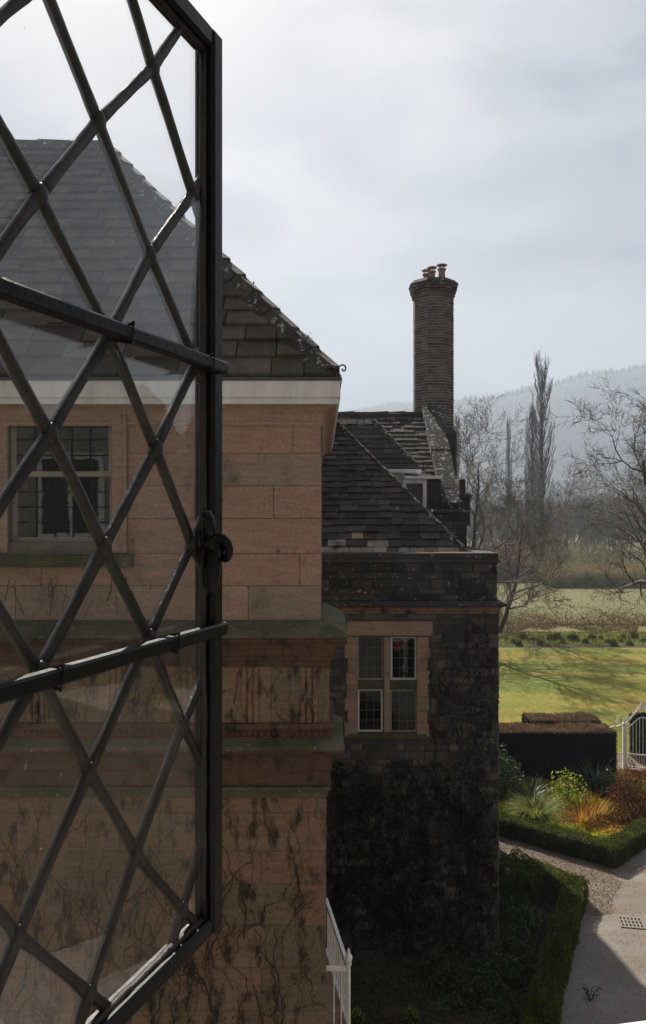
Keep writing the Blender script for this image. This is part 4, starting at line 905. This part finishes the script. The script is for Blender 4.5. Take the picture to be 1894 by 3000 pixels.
c = (4.62, 16.75); shrub('rosemary_bush', c, .33, .30, .52, 900, .028, Mt['shrubleaf'], 'small grey leaved bush tucked in the bend of the lower box hedge', seed=36, fill=.7, up=1.0, aspect=.2)
for i, (px, py, s_) in enumerate(((1395, 2925, .5), (1330, 2890, .62), (1470, 2870, .45), (1545, 2740, .55), (1500, 2690, .5), (1490, 2800, .6), (1555, 2850, .42))):
    c = G(px, py); shrub('shaded_shrub', c, s_, s_*.8, s_*.9, 900, .035, Mt['shrubleaf'], ('low leafy shrub in shade nearest the drive hedge bottom', 'wider shaded shrub at the foot of the wing wall', 'dark shaded shrub halfway along the foot of the wing', 'shaded shrub against the bend of the lower box hedge', 'shaded shrub just below the clipped round box bush', 'broad dark shrub between wing corner and box hedge', 'small shaded shrub squeezed against the box hedge by the drive')[i], group='shrubs in the shaded bed', seed=50+i, fill=.6)
for i, (px, py) in enumerate(((1048, 2995), (1204, 2990))):
    c = G(px, py); shrub('yellow_flower_plant', c, .14, .12, .22, 160, .022, Mt['yellowleaf'], ('small yellow flowering plant next to the balcony railing', 'small yellow flowering plant in the dark bed, right of the other')[i], 'plant', 'small yellow flowering plants', seed=60+i)
c = G(1728, 2935); r2 = random.Random(4); wd_ = thing('weed', c, 'thin straggly weed growing on the shaded drive', 'plant')
mb = MB(); lp = []
for k in range(9):
    a = r2.uniform(0, 6.28); tip = Vector(c)+Vector((math.cos(a)*.16, math.sin(a)*.16, r2.uniform(.12, .28))); mb.tube([c, (Vector(c)+tip)/2+Vector((0, 0, .05)), tip], [.004, .003, .002], 4)
    lp += [Vector(c).lerp(tip, r2.uniform(.3, 1))+Vector((r2.gauss(0, .02), r2.gauss(0, .02), r2.gauss(0, .02))) for _ in range(12)]
mb.build('stems', Mt['bark'], wd_); V, Fq, Tn = leaf_mesh(lp, .018, 3); npmesh('leaves', V, Fq, Mt['shrubleaf'], wd_, Tn)
# ground cover in the sunlit bed and in the shaded bed
def inpoly(x, y, P):
    ins = False; j = len(P)-1
    for i in range(len(P)):
        if (P[i][1] > y) != (P[j][1] > y) and x < (P[j][0]-P[i][0])*(y-P[i][1])/(P[j][1]-P[i][1])+P[i][0]: ins = not ins
        j = i
    return ins
def cover(name, P, n, m, label, size, seed, zmax=.16, cx=None):
    r = random.Random(seed); pts = []; xs = [p[0] for p in P]; ys = [p[1] for p in P]
    while len(pts) < n:
        x, y = r.uniform(min(xs), max(xs)), r.uniform(min(ys), max(ys))
        g = .5+.5*math.sin(x*3.1+math.sin(y*2.3)*2)*math.cos(y*2.7-x)
        if inpoly(x, y, P) and r.random() < .25+g*.75: pts.append((x, y, .02+g*zmax*r.random()))
    V, Fq, Tn = leaf_mesh(pts, size, seed, up=.2)
    Tn = np.clip(.5+.5*np.sin(np.array([p[0]*2.3+p[1]*1.7 for p in pts]))*.8+(Tn-.5)*.5, 0, 1)
    tag(npmesh(name, V, Fq, m, None, Tn), label, 'ground cover', kind='stuff')
cover('ground_cover', [(p[0], p[1]) for p in bedA], 60000, Mt['cover'], 'mixed yellow and russet ground cover over the sunlit bed', .036, 41)
cover('shade_cover', [(p[0], p[1]) for p in bedB], 14000, Mt['shrubleaf'], 'dark low leaves over the shaded bed', .03, 42, .12)
# tufts of lawn grass near the hedge, seen as a ragged edge
def scatter(name, P, n, size, m, label, seed, flat=.35):
    r = random.Random(seed); pts = []; xs = [p[0] for p in P]; ys = [p[1] for p in P]
    while len(pts) < n:
        x, y = r.uniform(min(xs), max(xs)), r.uniform(min(ys), max(ys))
        if inpoly(x, y, P): pts.append((x+r.gauss(0, .07), y+r.gauss(0, .07), .024))
    V, Fq, Tn = leaf_mesh(pts, size, seed, .8, 0); V = V.reshape(-1, 4, 3); V[:, :, 2] = np.maximum(.022, .026+(V[:, :, 2]-.024)*flat); tag(npmesh(name, V.reshape(-1, 3), Fq, m, None, Tn), label, 'litter', kind='stuff')
gp_ = [(p[0], p[1]) for p in grav]
Mt['stone'] = leafy('gravel_stone', [(.10, .08, .065), (.22, .17, .135), (.38, .32, .27)], .9, 0)
Mt['litter'] = leafy('leaf_litter', [(.07, .045, .025), (.16, .10, .05), (.26, .18, .08)], .8, .1)
scatter('gravel_stones', gp_, 22000, .0125, Mt['stone'], 'loose pale gravel on the path between the two low hedges', 61, .6)
scatter('leaf_litter', [(5.2, 16.4), (6.6, 17.6), (9, 18.5), (7.5, 15.5), (4.4, 11.5), (3.5, 11.8)], 900, .015, Mt['litter'], 'brown leaf litter scattered on the drive edge', 62)
# row of dark clumps beyond the lawn
cp = [(480,2195),(535,2225),(605,2195),(685,2205),(735,2240),(815,2200),(900,2228),(965,2190),(990,2205),(1070,2225),(1115,2190),(1185,2195),(1240,2225),(1280,2245),(1330,2215),(1395,2238),(1430,2190),(1505,2215),(575,2243),(860,2190),(1350,2190)]
proto = None
for i, (qx, qy) in enumerate(cp):
    g = G(1294+qx*.3947, 1000+qy*.3947+7)
    if proto is None:
        r = random.Random(70); pts = dome_pts((0, 0, .02), .30, .28, .42, 520, r, .6); V, Fq, Tn = leaf_mesh(pts, .05, 71, .3, 1.2)
        o = proto = npmesh('plant_clump', V, Fq, Mt['clump'], None, Tn)
    else: o = proto.copy(); COL.objects.link(o)
    o.location = (g.x, g.y, 0); s_ = .55+.55*((i*37) % 11)/11; o.scale = (s_*1.1, s_, s_*(.8+.35*((i*17) % 7)/7)); o.rotation_euler = (0, 0, i*1.3)
    tag(o, 'small dark green clump in the row of plants beyond the lawn', 'plant', 'dark clumps in a row beyond the lawn')

# ------------------------------------------------------------------ gate and grate
gt = thing('garden_gate', (9.34, 25.4, 0), 'white wrought iron garden gate with arched scrolled top beside the dark hedge', 'gate')
def post(x, y, h):
    mb = MB(); mb.box(x-.045, x+.045, y-.045, y+.045, 0, h, .5, .006); mb.lathe((x, y, h), [(.06, 0), (.06, .03), (.03, .05), (.045, .09), (.03, .13), (.006, .19)], 10); return mb.build('gate_post', Mt['whiteiron'], gt)
post(9.34, 25.4, 1.42); post(10.42, 25.4, 1.42)
mb = MB(); ar = []
for k in range(25):
    t = k/24; x = 9.34+1.08*t; z = 1.42+.47*math.sin(math.pi*t)**1.5; ar.append((x, 25.4, z))
mb.tube(ar, .028, 8)
for sg in (1, -1):                                                    # scrolls on the arch
    for (tx, tz, rr_) in ((.10, 1.55, .075), (.30, 1.70, .06), (.44, 1.86, .05)):
        xc = 9.88+sg*(-.54+tx) ; pts = [(xc+sg*rr_*(1-q/14)*math.cos(q*.62+2), 25.4, tz+rr_*(1-q/14)*math.sin(q*.62+2)+.05) for q in range(13)]; mb.tube(pts, .012, 6)
mb.lathe((9.88, 25.4, 1.89), [(.03, 0), (.06, .04), (.03, .07), (.055, .11), (.03, .17), (.006, .26)], 10)
for q in range(6): a = q*math.pi/5; mb.tube([(9.88, 25.4, 1.93), (9.88+.11*math.cos(a), 25.4, 1.95+.10*math.sin(a)), (9.88+.15*math.cos(a), 25.4, 1.93+.14*math.sin(a))], [.012, .012, .006], 5)
mb.build('arch', Mt['whiteiron'], gt)
lf = MB(); gx0, gx1 = 9.40, 10.36
def gp(x, z): t = (x-gx0)/(gx1-gx0); return (gx0+(x-gx0)*.93, 25.38-.36*(x-gx0), z)
for z in (.12, .52): lf.tube([gp(gx0, z), gp(gx1, z)], .020, 6)
lf.tube([gp(gx0, .1), gp(gx0, 1.30)], .018, 6); lf.tube([gp(gx1, .1), gp(gx1, 1.30)], .018, 6)
tp = [gp(gx0+(gx1-gx0)*k/16, 1.28+.40*math.sin(math.pi*k/16)**1.4) for k in range(17)]; lf.tube(tp, .016, 6)
for k in range(1, 10):
    x = gx0+(gx1-gx0)*k/10; lf.tube([gp(x, .12), gp(x, 1.28+.40*math.sin(math.pi*k/10)**1.4)], .010, 5)
for k in range(10):
    x = gx0+(gx1-gx0)*(k+.5)/10; lf.tube([gp(x, .12), gp(x, .52)], .008, 5)
lf.build('gate_leaf', Mt['whiteiron'], gt)
sd_ = MB()
for k in range(4): x = 9.06+k*.07; sd_.tube([(x, 25.4, .05), (x, 25.4, 1.22+.05*k)], .010, 5)
sd_.tube([(8.9, 25.4, 1.30), (9.0, 25.4, 1.36), (9.1, 25.4, 1.34), (9.2, 25.4, 1.38), (9.34, 25.4, 1.42)], .022, 6); sd_.tube([(8.9, 25.4, .52), (9.34, 25.4, .52)], .014, 6)
for k in range(3):
    xc = 9.12+.02*k; zc = 1.46+.09*k; sd_.tube([(xc+.06*(1-q/14)*math.cos(q*.6), 25.4, zc+.06*(1-q/14)*math.sin(q*.6)) for q in range(13)], .013, 6)
sd_.build('side_panel', Mt['whiteiron'], gt)
c = G(1850, 2706); ang = R(-10); ca_, sa_ = math.cos(ang), math.sin(ang)
def gr(u, v, z): return (c.x+u*ca_-v*sa_, c.y+u*sa_+v*ca_, z)
dg = thing('drain_grate', (c.x, c.y, .012), 'square iron drain grate set in the drive', 'drain')
mb = MB(); w_, h_ = .21, .20
def gbox(u0, u1, v0, v1, z0, z1): mb.hexa([gr(u0, v0, z0), gr(u1, v0, z0), gr(u1, v1, z0), gr(u0, v1, z0), gr(u0, v0, z1), gr(u1, v0, z1), gr(u1, v1, z1), gr(u0, v1, z1)])
for k in range(7): u = -w_+2*w_*k/6; gbox(u-.017, u+.017, -h_, h_, .014, .030)
for k in range(4): v = -h_+2*h_*k/3; gbox(-w_-.02, w_+.02, v-.018, v+.018, .0145, .031)
mb.build('bars', plain('weathered_iron', (.17, .15, .13), .7, .3, .3, 20), dg)
mb = MB(); mb.face([gr(-w_, -h_, .0135), gr(w_, -h_, .0135), gr(w_, h_, .0135), gr(-w_, h_, .0135)]); mb.build('pit', Mt['dark'], dg)

# ------------------------------------------------------------------ climbers on the walls
def climber(name, parent_label, region, y, n, m_stem, seed, hgt, leafm=None, nleaf=0, rad=(.004, .010), leafsize=.03, wander=.35, tw=.45):
    """Stems wandering up a wall face that looks towards -Y."""
    r = random.Random(seed); x0, x1, z0, z1 = region; segs = []; pts = []
    for k in range(n):
        x = r.uniform(x0, x1); z = z0+r.random()**1.3*(z1-z0)*.8; d = math.pi/2+r.gauss(0, .25); ln = hgt*r.uniform(.4, 1.3); ra = r.uniform(*rad); st = .035
        stack = [(x, z, d, ln, ra)]
        while stack:
            x, z, d, ln, ra = stack.pop(); t = 0; home = d
            while t < ln:
                d += r.gauss(0, wander)*.6+(home-d)*.15; nx_, nz_ = x+math.cos(d)*st, z+math.sin(d)*st
                if not (x0 < nx_ < x1 and z0 < nz_ < z1): break
                ra2 = ra*.978; segs.append((x, y-.004, z, nx_, y-.004, nz_, ra, ra2)); pts.append((nx_, nz_)); x, z, ra = nx_, nz_, ra2; t += st
                if r.random() < tw*.11 and ra > .0022 and len(stack) < 12: stack.append((x, z, d+r.choice((-1, 1))*r.uniform(.4, 1.2), ln*.35, ra*.6))
    cx = (region[0]+region[1])/2; o = thing(name, (cx, y, 0), parent_label, 'climber')
    V, Fq = segs_mesh(segs, 4); npmesh('stems', V, Fq, m_stem, o)
    if leafm and nleaf:
        lp = []
        for k in range(nleaf):
            a, b = r.choice(pts); lp.append((a+r.gauss(0, .035), y-abs(r.gauss(.012, .014)), b+r.gauss(0, .035)))
        V, Fq, Tn = leaf_mesh(lp, leafsize, seed); npmesh('leaves', V, Fq, leafm, o, Tn)
    return o
Mt['vine'] = plain('dead_vine', (.030, .022, .017), .9, 0, .4, 6)
climber('dead_vine', 'bare dark creeper stems on the lower red sandstone wall', (-3.4, NX+.045, 2.0, 5.38), D0-.072, 210, Mt['vine'], 5, .8, Mt['vine'], 2500, (.002, .0065), .012, .45, .7)
climber('dead_vine', 'bare creeper stems across the carved frieze between the two ledges', (-3.4, NX+.05, 6.09, 6.60), D0-.100, 60, Mt['vine'], 6, .32, Mt['vine'], 160, (.0015, .0042), .010, .5)
climber('dead_vine', 'thin dead twigs fanning over the wall under the sash window', (-2.95, -1.55, 7.02, 7.42), D0-.010, 14, Mt['vine'], 7, .32, None, 0, (.002, .004))
climber('ivy', 'dark dry ivy matted over the lower wall of the stone wing', (.05, TX-.02, .05, 3.6), TY-.02, 280, Mt['vine'], 8, 1.3, Mt['ivy'], 9500, (.004, .010), .026)
climber('ivy', 'thin ivy stems climbing the wall right of the mullioned window', (1.86, TX-.02, 3.2, 6.1), TY-.02, 46, Mt['vine'], 9, 1.5, Mt['ivy'], 1200, (.004, .009), .026)

# ------------------------------------------------------------------ bare trees
def bare_tree(h, spread, seed, trunk_r, levels=4, nb0=9, up=.25, first=.22, twig=.006, gnarl=.22, lean=(0, 0), droop=0.0, kids=(5, 8)):
    r = random.Random(seed); tr, br = [], []
    def limb(p, d, ln, ra, lev):
        n = max(4, int(ln/(.55 if lev < 2 else .28))); st = ln/n; q = Vector(p); dd = Vector(d).normalized(); spots = []
        for i in range(n):
            g = gnarl*(1 if lev else .6); dd = (dd+Vector((r.gauss(0, g), r.gauss(0, g), r.gauss(0, g)*.8+(up*.12 if lev else .1)-droop*(lev > 1)*.12))).normalized()
            t = (i+1)/n; ra2 = max(ra*(1-t*.78), twig*.55); ra1 = max(ra*(1-i/n*.78), twig*.55); e = q+dd*st
            (tr if lev == 0 else br).append((*q, *e, ra1, ra2)); q = e; spots.append((q.copy(), dd.copy(), ra2, t))
        if lev >= levels: return
        k = nb0 if lev == 0 else r.randint(*kids)
        for j in range(k):
            f = first+(1-first)*(j+r.random())/k if lev == 0 else .25+.75*(j+r.random())/k
            s_ = spots[min(n-1, int(f*n))]; ang = r.uniform(0, 6.283); ax = s_[1].orthogonal().normalized(); ax = (ax*math.cos(ang)+s_[1].cross(ax)*math.sin(ang)).normalized()
            tilt = r.uniform(.55, 1.15) if lev == 0 else r.uniform(.4, .95); nd = s_[1]*math.cos(tilt)+ax*math.sin(tilt)
            if lev == 0: nl = spread*r.uniform(.75, 1.1)*(1.05-.45*s_[3])
            else: nl = ln*r.uniform(.38, .62)
            limb(s_[0], nd, nl, max(s_[2]*r.uniform(.5, .75), twig), lev+1)
    limb((0, 0, 0), (lean[0], lean[1], 1), h*.86, trunk_r, 0)
    return tr, br
def tree_from(tr, br, name, loc, label, cat, mt_, group=None, scale=1, rot=0):
    o = thing(name, loc, label, cat, group)
    for nm, s_, sd in (('trunk', tr, 8), ('crown', br, 3)):
        if not s_: continue
        V, Fq = segs_mesh(s_, sd); m_ = npmesh(nm, V, Fq, mt_ if nm == 'crown' else (mt_ if mt_ is Mt['greywood'] else Mt['bark'])); m_.parent = o; m_.location = (0, 0, 0)
    o.scale = (scale,)*3; o.rotation_euler = (0, 0, rot); return o
def copy_tree(o, loc, label, scale, rot, group=None):
    c = o.copy(); COL.objects.link(c); c.location = loc; c.rotation_euler = (0, 0, rot); c.scale = scale if hasattr(scale, '__len__') else (scale,)*3; c['label'] = label
    if group: c['group'] = group
    for ch_ in o.children: k = ch_.copy(); COL.objects.link(k); k.parent = c
    return c
def gx(px, D): return (px-CX)/F*D
tr, br = bare_tree(12.4, 5.0, 21, .19, 4, 17, .45, .12, .010, .17, kids=(6, 8))
tree_from(tr, br, 'bare_tree', (gx(1392, 46), 46, 0), 'bare spreading tree behind the right edge of the stone wing, beside the chimney', 'tree', Mt['twig'])
tr, br = bare_tree(8.6, 4.2, 23, .16, 4, 16, .4, .10, .010, .17, (.22, 0), kids=(6, 8))
tree_from(tr, br, 'bare_tree', (gx(1462, 54), 54, 0), 'bare tree leaning right over the meadow, next to the chimney tree', 'tree', Mt['twig'])
tr, br = bare_tree(4.0, 3.6, 25, .10, 4, 10, .0, .08, .010, .17, (.5, 0), .8, kids=(4, 6))
tree_from(tr, br, 'bare_tree', (gx(1440, 44), 44, 0), 'low arching bare branches drooping over the meadow beside the wing', 'tree', Mt['twig'])
tr, br = bare_tree(12.8, 5.6, 29, .34, 4, 18, .22, .21, .011, .25, kids=(6, 8))
tree_from(tr, br, 'bare_oak', (gx(2010, 40), 40, 0), 'large gnarled bare tree reaching in from the right edge of the meadow', 'tree', Mt['twig'])
def poplar(h, w_, seed, twig=.02):
    r = random.Random(seed); tr, br = [], []
    n = 24; 
    for i in range(n): tr.append((0, 0, h*.97*i/n, 0, 0, h*.97*(i+1)/n, .42*(1-i/n)+.03, .42*(1-(i+1)/n)+.03))
    for k in range(105):
        z = h*(.06+.86*(k/105)); a = r.uniform(0, 6.28); ln = h*r.uniform(.20, .36)*(1.12-z/h*.8); q = Vector((0, 0, z)); d = Vector((math.cos(a)*.55, math.sin(a)*.55, 1)).normalized(); ra = .13*(1.1-z/h); m_ = 9
        wl = w_*.5*math.sin(math.pi*min(1, (z/h*.9+.13)))**.6*r.uniform(.75, 1.1)
        for i in range(m_):
            rad = math.hypot(q.x, q.y); tx = .55*max(0, 1-rad/max(wl, .05)); d = Vector((math.cos(a)*tx+r.gauss(0, .07), math.sin(a)*tx+r.gauss(0, .07), 1)).normalized(); e = q+d*ln/m_
            br.append((*q, *e, max(ra*(1-i/m_), twig), max(ra*(1-(i+1)/m_), twig*.8)))
            for _ in range(3):
                b = r.uniform(0, 6.28); l2 = h*r.uniform(.015, .045); t = q.lerp(e, r.random()); u = t+Vector((math.cos(b)*.38, math.sin(b)*.38, 1)).normalized()*l2; br.append((*t, *u, twig*.8, twig*.5))
            q = e
    return tr, br
tr, br = poplar(30.5, 4.6, 5, .026); pl = tree_from(tr, br, 'poplar', (gx(1588, 120), 120, 0), 'tallest bare poplar standing dark against the hazy hill', 'poplar', Mt['pop'], 'bare poplars')
tr, br = poplar(27, 3.6, 8, .022)
p2 = tree_from(tr, br, 'poplar', (gx(1560, 150), 150, 0), 'paler poplar half merged with the left side of the tallest poplar', 'poplar', Mt['pop'], 'bare poplars')
copy_tree(p2, (gx(1491, 190), 190, 0), 'slim hazy poplar halfway between chimney and tallest poplar', (.55, .55, 1.10), 2.0, 'bare poplars')
copy_tree(p2, (gx(1340, 185), 185, 0), 'faint hazy poplar close to the right edge of the chimney', (.75, .75, 1.10), 4.0, 'bare poplars')
# middle distance: bare trees, willow scrub, thickets
tr, br = bare_tree(13, 5.6, 41, .17, 3, 17, .4, .15, .024, .18, kids=(5, 7)); mt1 = tree_from(tr, br, 'bare_tree', (gx(1660, 112), 112, 0), 'forked grey bare tree right of the poplars above the willow scrub', 'tree', Mt['greywood'])
tr, br = bare_tree(14, 4.6, 43, .15, 3, 18, .6, .12, .024, .15, kids=(5, 7)); mt2 = tree_from(tr, br, 'bare_tree', (gx(1735, 125), 125, 0), 'upright hazy bare tree between the forked tree and the big right tree', 'tree', Mt['greywood'])
mid = [(1800, 140, 1.0, 0.3, 0), (1850, 118, .9, 2.1, 1), (1620, 135, .75, 4.0, 0), (1530, 128, .8, 1.2, 1), (1440, 118, .8, 5.2, 0), (1400, 130, .8, 3.6, 1), (1890, 150, 1.15, 3.0, 0), (1700, 160, 1.0, 5.0, 1), (1770, 170, 1.1, 1.0, 0), (1580, 108, .55, 2.2, 0), (1930, 128, 1.1, 0.7, 1)]
for i, (px, D, s_, ro, k) in enumerate(mid):
    copy_tree((mt1, mt2)[k], (gx(px, D), D, 0), 'hazy bare tree in the wood at the far side of the meadow', s_, ro, 'hazy bare trees beyond the meadow')
def scrub(h, w_, n, seed, twig=.014):
    r = random.Random(seed); s_ = []
    for k in range(n):
        a = r.uniform(0, 6.283); rr_ = r.random()**.5; q = Vector((math.cos(a)*rr_*w_*.25, math.sin(a)*rr_*w_*.25, 0)); out = rr_*.9; ln = h*r.uniform(.65, 1.05)*(1-.3*rr_**2); m_ = 6; d = Vector((math.cos(a)*out, math.sin(a)*out, 1)).normalized(); ra = r.uniform(.018, .045)
        for i in range(m_):
            d = (d+Vector((r.gauss(0, .12), r.gauss(0, .12), r.gauss(0, .06)))).normalized(); e = q+d*ln/m_; s_.append((*q, *e, max(twig, ra*(1-i/m_)), max(twig*.7, ra*(1-(i+1)/m_))))
            if i > 0:
                for _ in range(3):
                    u = q.lerp(e, r.random()); t = u+(d+Vector((r.gauss(0, .5), r.gauss(0, .5), r.gauss(.1, .35)))).normalized()*ln*r.uniform(.10, .24); s_.append((*u, *t, twig*.8, twig*.45))
            q = e
    return s_
sc = scrub(4.6, 5.5, 105, 61, .012); wl1 = tree_from([], sc, 'willow_scrub', (gx(1705, 92), 92, 0), 'rounded yellowish willow bush at the centre of the far meadow edge', 'bush', Mt['willow'], 'willow bushes along the meadow edge')
lst = [(1640, 95, 1.0, 1.0, 'yellowish willow bush left of the central one'), (1765, 96, 1.05, 2.2, 'yellowish willow bush right of the central one'), (1675, 102, 1.2, 3.1, 'taller willow bush behind the central ones'), (1800, 104, 1.1, 4.4, 'willow bush under the lowest branches of the big right tree'), (1590, 100, .95, 5.1, 'willow bush below the tallest poplar'), (1860, 100, 1.0, .4, 'willow bush nearest the right edge')]
for px, D, s_, ro, lb in lst: copy_tree(wl1, (gx(px, D), D, 0), lb, (s_, s_, s_*.95), ro, 'willow bushes along the meadow edge')
sc = scrub(5.6, 6.0, 110, 67, .013); th1 = tree_from([], sc, 'russet_thicket', (gx(1596, 112), 112, 0), 'russet brown thicket at the foot of the tallest poplar', 'bush', Mt['redtwig'], 'russet thickets beyond the meadow')
for px, D, s_, ro, lb in [(1545, 110, .95, 1, 'russet thicket left of the poplar foot'), (1480, 112, 1.0, 2.5, 'russet thicket below the slim hazy poplar'), (1430, 105, .9, 4, 'russet thicket behind the chimney tree'), (1640, 122, 1.0, 5, 'russet thicket right of the poplar foot'), (1500, 100, .7, 3.3, 'smaller russet thicket beside the leaning tree')]:
    copy_tree(th1, (gx(px, D), D, 0), lb, s_, ro, 'russet thickets beyond the meadow')
# evergreens to the right, mirrored in the open casement
r = random.Random(101)
def evergreen(h, w_, seed):
    r = random.Random(seed); pts = []
    while len(pts) < 15000:
        z = r.uniform(.03, 1); rad = (1-z)**.7*(.86+.14*math.sin(z*23+seed))*r.random()**.4; a = r.uniform(0, 6.283); k = 1+.10*math.sin(a*5+z*9)
        pts.append((math.cos(a)*rad*w_*k, math.sin(a)*rad*w_*k, z*h))
    return leaf_mesh(pts, .30, seed, .5)
ev0 = None
for i, (x, y, s_) in enumerate(((35, 22, .95), (38, 31, 1.2), (42, 18, 1.05), (31, 33, .9), (46, 26, 1.3), (40, 38, 1.1))):
    lb = 'dark evergreen tree right of the drive, mirrored in the open casement glass'
    if ev0 is None:
        ev0 = thing('evergreen_tree', (x, y, 0), lb, 'tree', 'evergreens mirrored in the casement'); V, Fq, Tn = evergreen(13, 6.5, 5); q = npmesh('crown', V, Fq, Mt['yew'], None, Tn); q.parent = ev0
        mb = MB(); mb.tube([(0, 0, 0), (.05, 0, 5), (0, .05, 11)], [.3, .2, .06], 8); q = mb.build('trunk', Mt['bark']); q.parent = ev0; ev0.scale = (s_,)*3
    else: copy_tree(ev0, (x, y, 0), lb, s_, i*1.7, 'evergreens mirrored in the casement')
# scrubby bank, reeds, far woodland as masses
def strokes(n, xr, yr, hr, seed, rad, tilt=.25, clump=.0):
    r = random.Random(seed); s_ = []
    for k in range(n):
        x, y = r.uniform(*xr), r.uniform(*yr); h = r.uniform(*hr)*(1+clump*math.sin(x*.7+math.sin(x*.31)*3+y*.4)); s_.append((x, y, 0, x+r.gauss(0, tilt)*h, y+r.gauss(0, tilt)*h, h, rad, rad*.4))
    return s_
V, Fq = segs_mesh(strokes(26000, (15, 75), (92, 103), (.3, 1.5), 81, .028, .5, .4), 3); tag(npmesh('scrub_bank', V, Fq, Mt['twig']), 'dark tangled scrub along the far edge of the meadow', 'scrub', kind='stuff')
V, Fq = segs_mesh(strokes(9000, (24, 36), (86.5, 91), (.8, 2.3), 82, .022, .12, .15), 3); tag(npmesh('reed_bed', V, Fq, Mt['reed']), 'pale straw reeds below the willow bushes', 'reeds', kind='stuff')
sg = []
r = random.Random(90)
for k in range(1500):
    D = r.uniform(150, 330); x = r.uniform(.12, .75)*D+r.uniform(-20, 20); h = r.uniform(7, 13)*(1+.15*math.sin(x*.11)); nn = 18
    sg.append((x, D, 0, x+r.gauss(0, .6), D, h*.75, .09, .03))
    for j in range(nn):
        z = h*r.uniform(.2, .75); a = r.uniform(0, 6.28); l2 = h*r.uniform(.18, .38); el_ = r.uniform(.3, 1.3)
        e = (x+math.cos(a)*l2*math.cos(el_), D+math.sin(a)*l2*math.cos(el_), z+l2*math.sin(el_)); sg.append((x, D, z, *e, .06, .03))
        for q in range(3): sg.append((x+(e[0]-x)*(q+1)/4, D+(e[1]-D)*(q+1)/4, z+(e[2]-z)*(q+1)/4, x+(e[0]-x)*(q+1)/4+r.gauss(0, .5), D+(e[1]-D)*(q+1)/4+r.gauss(0, .5), z+(e[2]-z)*(q+1)/4+r.uniform(.3, 1.6), .035, .02))
V, Fq = segs_mesh(sg, 3); tag(npmesh('far_wood', V, Fq, Mt['greywood']), 'hazy grey leafless wood across the valley floor', 'wood', kind='stuff')
# meadow tussocks and lawn blades break up the flat sheets
def blades(name, n, xr, yr, h, wd, m, label, seed):
    r = np.random.default_rng(seed); x = r.uniform(*xr, n); y = r.uniform(*yr, n); a = r.uniform(0, 6.28, n); hh = h*r.uniform(.4, 1.3, n); t = r.normal(0, .45, (n, 2))
    if 'bracken' in name: y = 55.2+np.abs(r.normal(0, 5.2, n))+1.2*np.sin(x*.9)+.8*np.sin(x*2.3+1)
    V = np.zeros((n, 4, 3)); V[:, 0] = np.stack([x-np.cos(a)*wd, y-np.sin(a)*wd, 0*x+.005], 1); V[:, 1] = np.stack([x+np.cos(a)*wd, y+np.sin(a)*wd, 0*x+.005], 1)
    V[:, 2] = np.stack([x+t[:, 0]*hh+np.cos(a)*wd*.2, y+t[:, 1]*hh+np.sin(a)*wd*.2, hh], 1); V[:, 3] = np.stack([x+t[:, 0]*hh-np.cos(a)*wd*.2, y+t[:, 1]*hh-np.sin(a)*wd*.2, hh], 1)
    tag(npmesh(name, V.reshape(-1, 3), np.arange(n*4).reshape(n, 4), m, None, r.uniform(0, 1, n)), label, 'grass', kind='stuff')
Mt['lawnblade'] = leafy('lawn_blade', [(.09, .13, .012), (.18, .19, .018), (.27, .20, .03)], .7, .25)
Mt['brackenblade'] = leafy('bracken_blade', [(.10, .055, .025), (.17, .11, .045), (.15, .15, .06)], .8, .2)
Mt['meadowblade'] = leafy('meadow_blade', [(.13, .13, .05), (.19, .175, .08), (.15, .12, .06)], .8, .2)
blades('lawn_blades', 70000, (5.5, 22), (26.5, 48.2), .035, .006, Mt['lawnblade'], 'short grass blades of the sunlit lawn', 1)
blades('bracken_litter', 17000, (10, 32), (53, 68), .13, .026, Mt['brackenblade'], 'brown dead bracken along the near meadow edge', 2)
blades('strip_blades', 9000, (9, 26), (49.3, 54.5), .14, .02, Mt['lawnblade'], 'longer green grass round the row of dark clumps', 3)
blades('meadow_tussocks', 16000, (12, 48), (62, 92), .07, .016, Mt['meadowblade'], 'rough tussocks of pale meadow grass', 4)

# ------------------------------------------------------------------ haze
hz_ = MB(); hz_.box(-1980, 2530, -90, 2180, -1.5, 365); h_ = hz_.build('haze', None or bpy.data.materials.new('haze_air')); tag(h_, kind='stuff')
hm = h_.data.materials[0]; hm.use_nodes = True; n_ = hm.node_tree.nodes; n_.clear(); out = n_.new('ShaderNodeOutputMaterial'); pv = n_.new('ShaderNodeVolumePrincipled')
pv.inputs['Color'].default_value = (.485, .57, .70, 1); pv.inputs['Density'].default_value = .0007; pv.inputs['Anisotropy'].default_value = .25
hm.node_tree.links.new(pv.outputs[0], out.inputs['Volume'])
h_['label'] = 'pale spring haze over the valley'; h_['category'] = 'haze'
